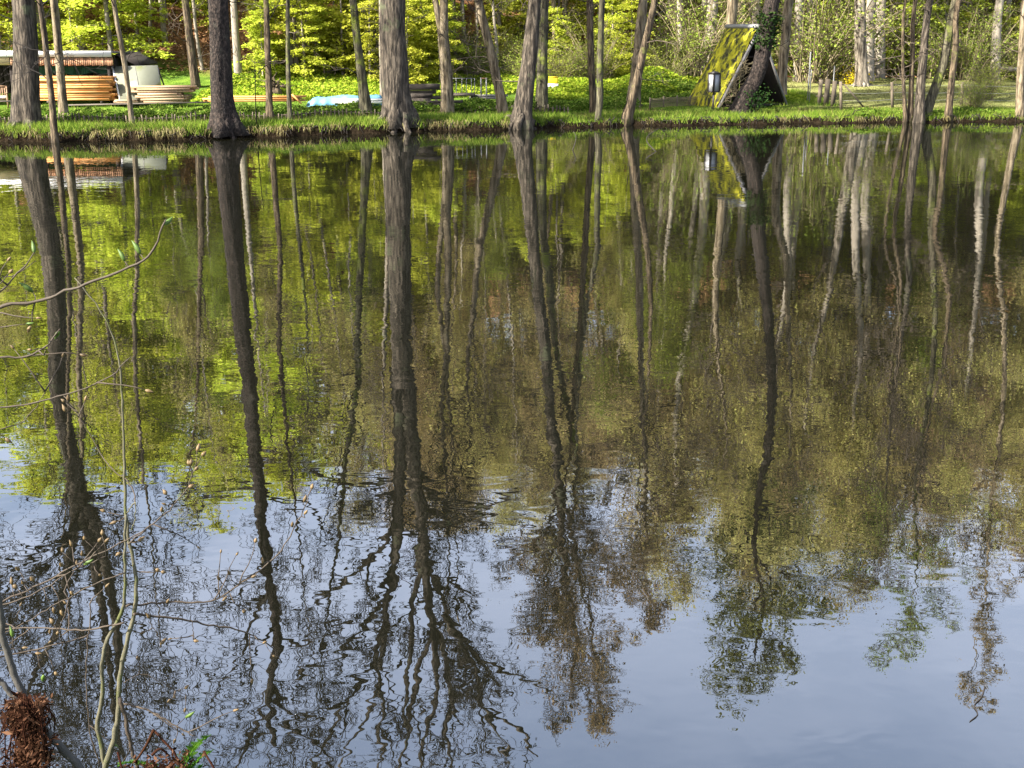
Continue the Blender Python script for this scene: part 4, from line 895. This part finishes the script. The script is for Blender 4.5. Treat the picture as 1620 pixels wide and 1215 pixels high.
# lamp
c = hit(1127.5, 181); c[2] = G(c[0], c[1]); Yl = c[1]; k = ppm(Yl); t = thing('garden_lamp', 'black post lantern with white panes on the lawn by the hut', 'lamp', c)
zt, zb1 = Z_(117, Yl)-c[2], Z_(145.5, Yl)-c[2]; hw = 15.5/k/2/1.30; rz = math.radians(33); cr, sr = math.cos(rz), math.sin(rz)
def rot(x, y): return (x*cr-y*sr, x*sr+y*cr)
m_ = MB(); m_.tube([[0, 0, -.1], [0, 0, zb1]], .038, 8); m_.build('pole', M['black_metal'], t)
m_ = MB(); m_.box((0, 0, zb1+.015), (2*hw+.03, 2*hw+.03, .05), rz)
for sx in (-1, 1):
    for sy in (-1, 1): x, y = rot(sx*hw, sy*hw); m_.box((x, y, (zb1+zt)/2+.02), (.062, .062, zt-zb1-.02), rz)
m_.box((0, 0, zt), (2*hw+.03, 2*hw+.03, .04), rz); m_.build('frame', M['black_metal'], t)
for a in range(4):
    x, y = rot(*((hw-.005)*np.array([(0, -1), (1, 0), (0, 1), (-1, 0)][a]))); m_ = MB(); m_.box((x, y, (zb1+zt)/2+.02), (2*hw-.05, .012, zt-zb1-.05), rz+a*math.pi/2); m_.build('pane', M['pane'], t)
m_ = MB(); e = hw+.06; V = [[*rot(sx*e, sy*e), zt+.022] for sx, sy in ((-1, -1), (1, -1), (1, 1), (-1, 1))] + [[0, 0, zt+.13]]; m_.add(V, [[0, 1, 4], [1, 2, 4], [2, 3, 4], [3, 0, 4]], [[3, 2, 1, 0]]); m_.build('lamp_roof', M['black_metal'], t)
# pointed hut
fl = hit(1137, 171); k = ppm(fl[1]); th = math.radians(24); ax = np.array([math.sin(th), -math.cos(th), 0]); cr_ = np.array([math.cos(th), math.sin(th), 0]); up_ = np.array([0, 0, 1.0])
w = 116/k/(math.cos(th)+.02); fl[2] = G(*fl[:2])-.05; fr = fl + cr_*w; apx = P(1202, 46, fl[1]+w*.4*math.sin(th))
apx = np.array([apx[0], apx[1], apx[2]]); Lr = 2.7; bl, br, ab = fl-ax*Lr, fr-ax*Lr, apx-ax*Lr*.95
base = (fl+fr)/2 - ax*Lr/2; base[2] = fl[2]; t = thing('pointed_hut', 'pointed roof hut with yellow moss on its slope and a dark open front', 'hut', base)
def slab(a, b_, c_, d_, thick, name, mat, parent=t):
    q = np.array([a, b_, c_, d_]); n_ = np.cross(q[1]-q[0], q[3]-q[0]); n_ /= np.linalg.norm(n_); n_ *= thick
    m_ = MB(); m_.add(np.vstack([q, q+n_]), None, [[3,2,1,0],[4,5,6,7],[0,1,5,4],[1,2,6,5],[2,3,7,6],[3,0,4,7]]); return m_.build(name, M[mat], parent, base)
rl = slab(fl, bl, ab, apx, .07, 'left_roof_slope', 'dark_wood'); rr2 = slab(apx, ab, br, fr, .07, 'right_roof_slope', 'dark_wood')
# thick moss cushion on the left slope
nx, ny = 34, 60; V = []; rg = np.random.default_rng(12); nl = np.cross(bl-fl, apx-fl); nl /= np.linalg.norm(nl); 
if nl[0] > 0: nl = -nl
if np.dot(np.cross(bl-fl, apx-fl), nl) < 0: pass
for j in range(ny):
    for i in range(nx):
        u, v = .045+.955*i/(nx-1), j/(ny-1); p = (fl*(1-u)+bl*u)*(1-v) + (apx*(1-u)+ab*u)*v
        e = .075 + .06*(.5+.5*math.sin(u*21+v*9)*math.sin(v*33-u*7)) + .05*rg.random(); e *= min(1, 6*min(u, 1-u)+.3, 8*min(v, 1-v)+.4)
        V.append(p + nl*(e+.0))
ii = np.arange(ny-1)[:, None]*nx + np.arange(nx-1)[None]; m_ = MB(); m_.add(V, None, np.stack([ii, ii+1, ii+nx+1, ii+nx], -1).reshape(-1, 4)); m_.build('moss', M['moss_roof'], rl, base, True)
def beamp(a, b_, wd, name, mat, parent=t):
    m_ = MB(); m_.tube([a, b_], wd, 4); return m_.build(name, M[mat], parent, base)
beamp(fl+ax*.05+nl*.05, apx+ax*.05+nl*.05, .075, 'barge_board', 'grey_board'); beamp(fr+ax*.05+cr_*.05, apx+ax*.05+cr_*.02, .06, 'barge_board', 'grey_board')
beamp(apx+ax*.08+[0, 0, .1], ab+[0, 0, .1], .11, 'ridge_cap', 'metal')
for i in range(9):
    f0, f1 = i/9+.006, (i+1)/9-.006
    def lr(f): 
        g_ = bl*(1-f)+br*f; h0 = abs(f-.5)*2; a_ = ab.copy(); p = g_*1.0; p[2] = g_[2] + (ab[2]-g_[2])*(1-h0)*.97; return p
    if i != 4: slab(bl*(1-f0)+br*f0+ax*.15, bl*(1-f1)+br*f1+ax*.15, lr(f1)+ax*.15, lr(f0)+ax*.15, .03, 'back_board', 'dark_wood')
    else:
        m5 = (bl+br)/2+ax*.15; top5 = m5.copy(); top5[2] = ab[2]-.1; slab(bl*(1-f0)+br*f0+ax*.15, bl*(1-f1)+br*f1+ax*.15, lr(f1)+ax*.15, lr(f0)+ax*.15, .03, 'back_board', 'dark_wood')
slab(fl+up_*.07, fr+up_*.07, br+up_*.07, bl+up_*.07, .04, 'floor', 'dark_wood')
beamp(fl+up_*.12+cr_*.1, fr+up_*.12-cr_*.1, .06, 'sill', 'dark_wood'); beamp(fl*.35+apx*.65+ax*-.1, fr*.35+apx*.65-ax*.1, .05, 'collar_beam', 'dark_wood')
# withered creeper on the hut front, left of the trunk
m_ = MB(); rg = np.random.default_rng(21)
for i in range(70):
    f = rg.uniform(.05, .6); p = fl*(1-f)+apx*f + ax*.15 + cr_*rg.uniform(-.1, .35); q = [p]; dr = rg.normal(size=3)*.5; dr[2] += .4
    for s in range(5): dr = dr + rg.normal(size=3)*.4; dr[1] = min(dr[1], .1)*.4; q.append(q[-1]+dr/np.linalg.norm(dr)*.12)
    m_.tube(q, np.linspace(.012, .005, 6), 4, cap=False)
tag(m_.build('creeper', M['twig_tan'], None, fl), 'withered tan creeper climbing the left edge of the hut front', 'creeper')

# ------------------------------------------------------------------ fences and small things at the right
def ground_at(px, Y): x = X_(px, Y); return np.array([x, Y, G(x, Y)])
Y0 = Yat(1300, 4.2); base = ground_at(1305, Y0); t = thing('paling_fence', 'rough paling boards and thin poles right of the hut', 'fence', base)
for px, w_, y0 in ((1297, 6, 126), (1308, 8, 125), (1319, 7, 128)):
    a = ground_at(px, Y0); h_ = Z_(y0, Y0)-a[2]; boxpart('board', a+[0, 0, h_/2-.05], (round(w_/ppm(Y0), 3), .03, round(h_+.1, 2)), 'fence_wood', t, base, .05, .02)
for px, y0, Yp in ((1278, 82, Y0+1.0), (1281, 110, Y0+.6), (1295, 106, Y0+.2), (1317, 104, Y0+.2), (1307, 110, Y0+.3)):
    a = ground_at(px, Yp); e = a.copy(); e[2] = Z_(y0, Yp); bar(a-[0, 0, .1], e, .03 if px < 1280 else .022, 'pole', 'metal' if px in (1278, 1281, 1317) else 'fence_wood', t, base, 6)
for y_ in (131, 152): boxpart('rail', np.array([X_(1308, Y0), Y0+.04, Z_(y_, Y0)]), (.95, .035, .06), 'fence_wood', t, base)
Y0 = Yat(1400, 2.7); base = ground_at(1410, Y0); t = thing('pasture_fence', 'wire fence with leaning wooden posts along the grazed pasture', 'fence', base)
posts = []
for px, y0, ln in ((1333, 129, -3), (1414, 130, -3), (1523, 130, 0), (1640, 132, 1)):
    Yp = Yat(px, 2.7); a = ground_at(px, Yp); e = P(px+ln, y0, Yp); bar(a-[0, 0, .1], e, .065, 'post', 'fence_wood', t, base, 8); posts.append((a, e))
a = P(1335, 133, Yat(1335, 2.7)); e = ground_at(1372, Yat(1372, 2.5)); bar(a, e-[0, 0, .03], .035, 'brace', 'fence_wood', t, base, 6)
for f in (.35, .62, .9):
    pts = []
    for (a, e), (a2, e2) in zip(posts[:-1], posts[1:]):
        for g_ in (0, .33, .66): p = (a+(e-a)*f)*(1-g_) + (a2+(e2-a2)*f)*g_; p[2] -= .05*math.sin(g_*math.pi); pts.append(p)
    pts.append(posts[-1][0]+(posts[-1][1]-posts[-1][0])*f); m_ = MB(); m_.tube(pts, .006, 4); m_.build('wire', M['metal'], t, base)
pts = [P(x, y, Yat(1600, 17)) for x, y in ((1576, 107, ), (1600, 110), (1660, 108))]; m_ = MB(); m_.tube(pts, [.10, .13, .14], 9); o = m_.build('fallen_log', M['bark_pale'], None, pts[0], True); tag(o, 'pale fallen log at the right edge of the pasture', 'log')
for p in (0,): pass
c = hit(1355, 134, 55)
lb = MB(); n = 900; q = np.abs(rng.normal(size=(n, 3)))*[.5, .4, .45]; q[:, :2] *= rng.choice([-1, 1], (n, 2)); cc = c + [-.25, -.4, 0] + q*[.7, .6, 1]; lb.leaves(cc, .10, rng, .3)
st_ = MB()
for i in range(30): e = rng.normal(size=3)*[.35, .3, 0]+[0, 0, rng.uniform(.4, 1.0)]; st_.tube([c+[-.25, -.4, -.05], c+[-.25, -.4, 0]+e*.6, c+[-.25, -.4, 0]+e], [.012, .009, .004], 4)
t = thing('golden_shrub', 'golden yellow shrub at the foot of the broad pale pasture trunk', 'shrub', c+[-.25, -.4, 0]); st_.build('stems', M['twig_tan'], t, c+[-.25, -.4, 0]); M['gold'] = leafmat('gold', [(.30,.22,.01),(.45,.36,.015),(.52,.45,.03)], .4); tag(lb.build('foliage', M['gold'], t, c+[-.25, -.4, 0]), kind='stuff')
# bare arching shrubs near the terrace, tall hazels behind the hut and the fence
for lab, px, t_, s, pr in (('bare tan arching shrub on the slope right of the thickest tree', 668, 21.5, .95, 2), ('bare tan shrub behind the leaning middle trunks', 812, 21.5, .8, 2), ('yellowish thicket right behind the rough leaning trunk', 915, 17, .75, 0),
    ('tall tan hazel left behind the pointed hut', 1100, 18, 1.5, 1), ('tall tan hazel right behind the pointed hut', 1282, 17, 1.6, 1), ('spreading tan hazel beside the broad pale pasture trunk', 1335, 20, 1.8, 0), ('tan hazel between the pasture trunk and the right hand clump', 1402, 22, 1.5, 1), ('yellow green hazel at the back right of the pasture', 1570, 21, 1.4, 0)):
    Y = Yat(px, t_); o = copy_tree(protoO[pr]); x = X_(px, Y); o.location = (x, Y, G(x, Y)-.05); o.scale = (s, s, s); o.rotation_euler = (0, 0, px*.37); tag(o, lab, 'shrub')
# leafy sapling by the right clump
for lab, px, t_, s in (('small leafing bush between the right hand clump and the right edge', 1545, 2.2, .55), ('small leafing bush right of the last clump stem', 1560, 6, .7)):
    Y = Yat(px, t_); o = copy_tree(protoO[0]); x = X_(px, Y); o.location = (x, Y, G(x, Y)-.05); o.scale = (s*.8, s*.8, s); tag(o, lab, 'shrub', 'small bushes at the pasture')
# twigs poking out of the water
def twig(label, pts, w, mat='twig_dark'):
    m_ = MB(); p, r_ = smooth_path(pts, np.linspace(w, w*.5, len(pts)), 14); m_.tube(p, r_, 5); return tag(m_.build('water_twig', M[mat], None, pts[0], True), label, 'twig')
Yw = W(906, 238)[1]; twig('bent dark twig poking out of the water near the middle', [W(905, 238)+[0, 0, -.04], P(910, 226, Yw+.3), P(911, 215, Yw+.7), P(907, 208, Yw+1)], .02)
Yw = W(1040, 240)[1]; twig('crooked dark twig reaching over the water left of the lamp', [W(1040, 240)+[0, 0, -.04], P(1026, 228, Yw+.4), P(1023, 219, Yw+1), P(1038, 206, Yw+2.2), P(1042, 203, Yw+3)], .022)
twig('tiny dark twig floating on the calm water at lower right', [W(*q)+[0, 0, .004] for q in ((1558, 1088), (1552, 1105), (1541, 1118), (1547, 1130), (1534, 1142))], .005)

# ------------------------------------------------------------------ shrub, dead clump and fern on the near bank
def spindle(name, Ln, wd, mat, tw=0):
    m_ = MB(); z = np.linspace(0, 1, 7); pts = np.stack([.06*Ln*np.sin(z*2.5), 0*z, z*Ln], -1); m_.tube(pts, wd*np.array([.35, .8, 1, .95, .7, .4, .06]), 7); return mesh(name, np.vstack(m_.V), np.vstack(m_.T), np.vstack(m_.Q), M[mat], None, True)
BUD = [spindle('bud', .020, .0045, 'bud'), spindle('bud', .016, .0052, 'bud'), spindle('bud', .032, .0052, 'bud_green')]
def fpath(path, Y, dY=0.0):
    n = len(path); return np.array([P(x, y, Y + dY*i/(n-1)) for i, (x, y) in enumerate(path)])
class Shrub:
    def __init__(s, name, label, base): s.t = thing(name, label, 'shrub', base); s.base = np.asarray(base, float); s.pts = []; s.spur = MB()
    def stem(s, path, Y, w0, w1, mat, dY=0.0, name='branch', pre=None):
        p = fpath(path, Y, dY)
        if pre is not None: p = np.vstack([pre, p])
        k = FPX/(Y*1.12); pp, rr = smooth_path(p, np.linspace(w0/k/2, w1/k/2, len(p))*.76, max(12, len(p)*5)); j = np.random.default_rng(len(s.pts)+3).normal(size=pp.shape)*.0016; pp = pp+j
        rr = rr*(1+.10*np.sin(np.arange(len(rr))*2.1)); m_ = MB(); m_.tube(pp, rr, 8); o = m_.build(name, M[mat], s.t, s.base, True); s.pts.append(pp); return o
    def bud(s, px, py, Y, kind=None, ang=None, rg=random.Random(6)):
        kind = rg.choice((0, 0, 1)) if kind is None else kind; p = P(px, py, Y)
        al = np.vstack(s.pts); m = np.argmin(np.sum((al-p)**2, 1)); q = al[m]; dd = p-q; L_ = np.linalg.norm(dd)
        if L_ > .07: dd *= .07/L_; p = q+dd; L_ = .07
        if L_ > .004:
            mid_ = q+dd*.5 + np.array([rg.uniform(-1, 1), 0, rg.uniform(-1, .3)])*.12*L_; s.spur.tube([q, mid_, p], [.0016, .0013, .001], 4)
            ang = math.atan2(dd[0], dd[2]) + rg.uniform(-.3, .3)
        o = obj('bud', BUD[kind], s.t, p - s.base); o.rotation_euler = (rg.uniform(-.6, .6), rg.uniform(-1.3, 1.3) if ang is None else ang, rg.uniform(0, 1)); f = rg.uniform(.8, 1.25); o.scale = (f, f, f); return o
    def finish(s, n, mat, seed):
        rg = np.random.default_rng(seed)
        for i in range(n):            # fine side twigs
            pp = s.pts[rg.integers(1, len(s.pts))]; k = rg.integers(len(pp)//4, len(pp)-1); tn = pp[min(k+1, len(pp)-1)]-pp[k-1]; tn /= np.linalg.norm(tn)+1e-9
            sd_ = rg.normal(size=3)*[1, .4, 1]; dr = tn*.8+sd_/np.linalg.norm(sd_)*.8; L_ = rg.uniform(.04, .16); q = [pp[k]]
            for j in range(4): dr = dr + rg.normal(size=3)*.18; q.append(q[-1]+dr/np.linalg.norm(dr)*L_/4)
            s.spur.tube(q, np.linspace(.0022, .0009, 5), 5)
            o = obj('bud', BUD[int(rg.choice([0, 0, 0, 1, 2]))], s.t, q[-1]-s.base); o.rotation_euler = (0, math.atan2(dr[0], dr[2]), 0); f = rg.uniform(.6, 1.05); o.scale = (f, f, f)
        tag(s.spur.build('twigs', M[mat], s.t, s.base, True), kind='stuff')
YF = 3.0
gb_ = P(180, 1215, YF); gb_[2] = G(gb_[0], YF)-.05
s = Shrub('bank_shrub', 'slender two stemmed budding shrub at the lower left of the near bank', gb_)
pre = np.array([gb_, gb_*.5 + P(168, 1240, YF)*.5])
s.stem([(166,1215),(182,1160),(188,1110),(189,1073),(197,1032),(212,972),(215,925),(212,900),(203,850),(199,800),(197,740),(196,690),(193,610),(181,540),(152,482),(117,440)], YF, 14, 2.2, 'stem_pale', .1, 'stem', pre)
s.stem([(165,1208),(160,1180),(154,1143),(161,1112),(160,1077),(170,1010),(194,965),(198,935),(197,870),(199,815)], YF+.03, 13, 5, 'stem_pale', 0, 'stem', pre+[0, .03, 0])
s.stem([(213,971),(230,973),(280,978),(329,988),(383,999),(428,1021),(446,1048)], YF+.02, 6, 2, 'stem_brown', .3)
s.stem([(198,958),(218,957),(267,953),(337,950),(383,921),(432,884),(465,838),(481,805),(494,768)], YF+.02, 5, 1.8, 'stem_brown', .25)
s.stem([(196,985),(144,995),(62,993),(-20,998)], YF, 4.5, 2.5, 'stem_brown', .1)
s.stem([(204,860),(230,838),(262,812),(296,770),(309,738)], YF+.02, 3.5, 1.6, 'stem_brown', .1)
s.stem([(198,905),(150,925),(90,955),(40,985),(-15,1010)], YF, 3, 1.8, 'stem_brown', -.1)
s.stem([(192,1113),(230,1121),(272,1145),(309,1164)], YF, 5, 2.5, 'stem_brown', -.05)
s.stem([(189,1105),(200,1140),(206,1176),(218,1216)], YF-.03, 9, 8, 'stem_brown', 0)
s.stem([(200,812),(214,795),(213,820),(206,842)], YF, 2.5, 2, 'stem_pale')
s.stem([(214,800),(208,770),(180,745),(162,722),(120,650),(101,625)], YF+.02, 3, 1.6, 'stem_brown', .15)
s.stem([(146,945),(139,1020),(136,1085),(144,1160),(158,1212)], YF+.05, 2.6, 3.2, 'stem_brown')
s.stem([(237,962),(238,985),(250,1005),(254,1023)], YF+.05, 2, 1.5, 'stem_brown')
s.stem([(303,982),(306,1000),(306,1016)], YF+.1, 1.6, 1.2, 'stem_brown')
s.stem([(195,1080),(220,1068),(275,1090),(310,1105)], YF, 2, 1.2, 'stem_brown', .1)
for (x, y) in ((725,45),(750,70),(725,135),(640,165),(640,205),(620,230),(405,230),(450,268),(530,343),(465,388),(405,520),(600,455),(620,460),(810,450),(850,435),(640,580),(855,575),(985,435),(1105,290),(1155,155),(1190,225),(1205,130),(745,725),(530,800),(670,935),(710,910),(1140,930),(615,740),(1085,800),(1045,750),(575,640),(560,690)):
    s.bud(x/2.43, 715+y/2.43, YF+.05)
for (x, y) in ((285,838),(270,900),(885,1015),(920,1070),(850,1140)): s.bud(x/2.826, 330+y/2.826, YF+.05)
s.bud(293, 1135, YF, 2)
s.finish(24, 'stem_brown', 5)
# bush whose branches reach in from the left
YL = 2.7; gl = P(-190, 900, YL); gl[2] = G(gl[0], YL)-.05
s = Shrub('bank_shrub', 'budding branches reaching in from a bush beyond the left edge', gl)
hubs = P(-180, 700, YL); s.stem([(-185,1000),(-178,700),(-150,560),(-120,500)], YL, 22, 9, 'stem_grey', 0, 'stem', np.array([gl, gl*.4+P(-188,1050,YL)*.6]))
def reach(path, w0, w1, dY=.05, mat='stem_brown', hub=(-165, 620)): s.stem([hub, (-70, (path[0][1]+hub[1])/2)] + path, YL, w0, w1, mat, dY)
reach([(0,485),(55,478),(120,455),(200,425),(230,410),(250,375),(262,348)], 8, 3)
reach([(0,567),(50,562),(75,545),(95,520)], 6, 2.5)
reach([(0,645),(40,640),(100,625),(180,590),(207,563)], 5, 2)
reach([(0,462),(30,430),(55,400)], 5, 2.2)
reach([(0,440),(20,437),(52,415)], 3, 1.5)
reach([(0,952),(54,929),(123,892),(185,863),(232,836)], 6, 2.5, .2, hub=(-178, 980))
reach([(0,957),(60,935),(110,905),(170,880)], 4, 2, .1, hub=(-178, 980))
reach([(0,1040),(25,1034),(90,1020),(144,1003)], 5, 3, .1, hub=(-180, 1050))
reach([(0,680),(30,670),(60,640),(75,610)], 3, 1.4, .1)
for x, y, a in ((259, 356, .5), (94, 524, .3), (54, 400, .2), (52, 462, .1), (222, 402, .1)): s.bud(x, y, YL+.05, 2, a)
s.bud(197, 413, YL+.04, 2, 0)
for (x, y) in ((290,295),(380,255),(240,385),(315,400),(45,510),(65,525),(90,510),(130,495),(240,440),(270,535),(380,470),(205,597),(235,615),(205,660),(190,700),(210,845),(60,440)): s.bud(x/2.43, 715+y/2.43, YL+.06)
s.bud(48/2.43, 715+712/2.43, YL+.05, 2); s.bud(85, 1128, YL+.05, 2, .8)
s.finish(24, 'stem_brown', 6)
# grey leaning stem with the dead clump
YD = 2.55; g3 = P(150, 1260, YD); g3[2] = G(g3[0], YD)
s = Shrub('leaning_sapling', 'grey leaning sapling crossing the lower left corner', g3)
s.stem([(-30,880),(0,962),(8,1020),(25,1069),(40,1105),(62,1140),(84,1168),(123,1212),(170,1270)], YD, 13, 18, 'stem_grey', 0, 'stem', None)
s.stem([(-40,1040),(0,1077),(18,1098),(36,1116)], YD+.03, 12, 12, 'stem_grey', 0)
rg = np.random.default_rng(33); m_ = MB(); n = 5200; lump = rg.integers(0, 26, n); lx = rg.normal(size=26)*20+46; ly = 1112+rg.random(26)*140; cx = lx[lump]*.8+46*.2+rg.normal(size=n)*9; cy = np.maximum(ly[lump]+rg.normal(size=n)*11, 1098); cx += (cy-1105)*rg.normal(size=n)*.12
cen = np.array([P(x, y, YD+rg.normal()*.04-.05) for x, y in zip(cx, cy)]); m_.leaves(cen, .006+.026*rg.random(n)**2, rg, 0, .26)
tc_ = P(45, 1098, YD-.03); t = thing('dead_fern_clump', 'rust brown clump of dead fern hanging on the leaning stem', 'dead fern', tc_)
tag(m_.build('dead_leaves', M['deadleaf'], t, tc_), kind='stuff'); m_ = MB()
for i in range(55):
    x = rg.normal()*17+45; x2 = x+rg.normal()*14; y2 = rg.uniform(1150, 1260); Yq = YD-.04+rg.normal()*.03; m_.tube([P(40+(x-45)*.4, 1098+rg.uniform(0, 14), Yq), P(x, 1135, Yq-.02), P(x2, y2, Yq)], [.002, .0022, .001], 4)
m_.build('dry_stalks', M['deadleaf'], t, tc_)
# second dead tuft, dry stalks and the fresh fern at the bottom
YQ = 2.9; c = P(285, 1230, YQ); c[2] = G(c[0], YQ); t = thing('green_fern', 'fresh green uncurling fern at the bottom edge', 'fern', c)
for path in ([(292,1260),(296,1205),(312,1178),(334,1162)], [(290,1260),(300,1215),(322,1195),(338,1186)], [(285,1262),(284,1215),(296,1190),(316,1172)], [(270,1262),(240,1215),(205,1206),(186,1212)], [(296,1262),(306,1222),(322,1208)]):
    p, r_ = smooth_path(np.vstack([c, fpath(path, YQ, .04)]), np.linspace(.0035, .0012, len(path)+1), 64); m_ = MB(); m_.tube(p, r_, 5)
    for i in range(30, 63):
        f = (i-30)/33; L_ = .034*math.sin(math.pi*(.15+.8*f))+.006
        for sd in (-1, 1):
            u = np.array([sd*.8, .1, .35])+rg.normal(size=3)*.12; tn = p[min(i+1, 63)]-p[i-1]; tn /= np.linalg.norm(tn); v = np.cross(u, tn); v /= np.linalg.norm(v); e = np.cross(v, u); e /= np.linalg.norm(e)
            for q in range(5):
                a_ = p[i]+u*L_*q/5; w_ = .0065*(1-q/6); m_.add([a_-e*w_*1.8, a_+u*L_*.22, a_+e*w_*1.8, a_+u*L_*.05+v*.004], None, [[0, 3, 2, 1]], rg.random())
    m_.build('frond', M['fern'], t, c)
t = thing('dry_bracken', 'broken dry brown bracken stalks beside the green fern', 'bracken', c+[-.05, 0, 0])
for path in ([(300,1260),(284,1200),(262,1176),(243,1155)], [(243,1155),(232,1178),(214,1206)], [(350,1260),(336,1205),(322,1188)], [(200,1262),(196,1225),(186,1190)], [(240,1195),(252,1185),(268,1196)]):
    pts = fpath(path, YQ-.02, .02)
    if path[0][1] > 1250: pts = np.vstack([c+[(path[0][0]-285)*.0012, 0, 0], pts])
    m_ = MB(); p, r_ = smooth_path(pts, np.linspace(.0045, .003, len(pts)), 14); m_.tube(p, r_, 6); m_.build('stalk', M['deadleaf'], t, c+[-.05, 0, 0])
m_ = MB(); n = 700; cen = np.array([P(x, y, YQ-.02+rg.normal()*.03) for x, y in zip(rg.normal(size=n)*22+258, 1222-np.abs(rg.normal(size=n))*16+rg.random(n)*20)]); m_.leaves(cen, .016, rg, .2, .4); tag(m_.build('dead_leaves', M['deadleaf'], t, c+[-.05, 0, 0]), kind='stuff')
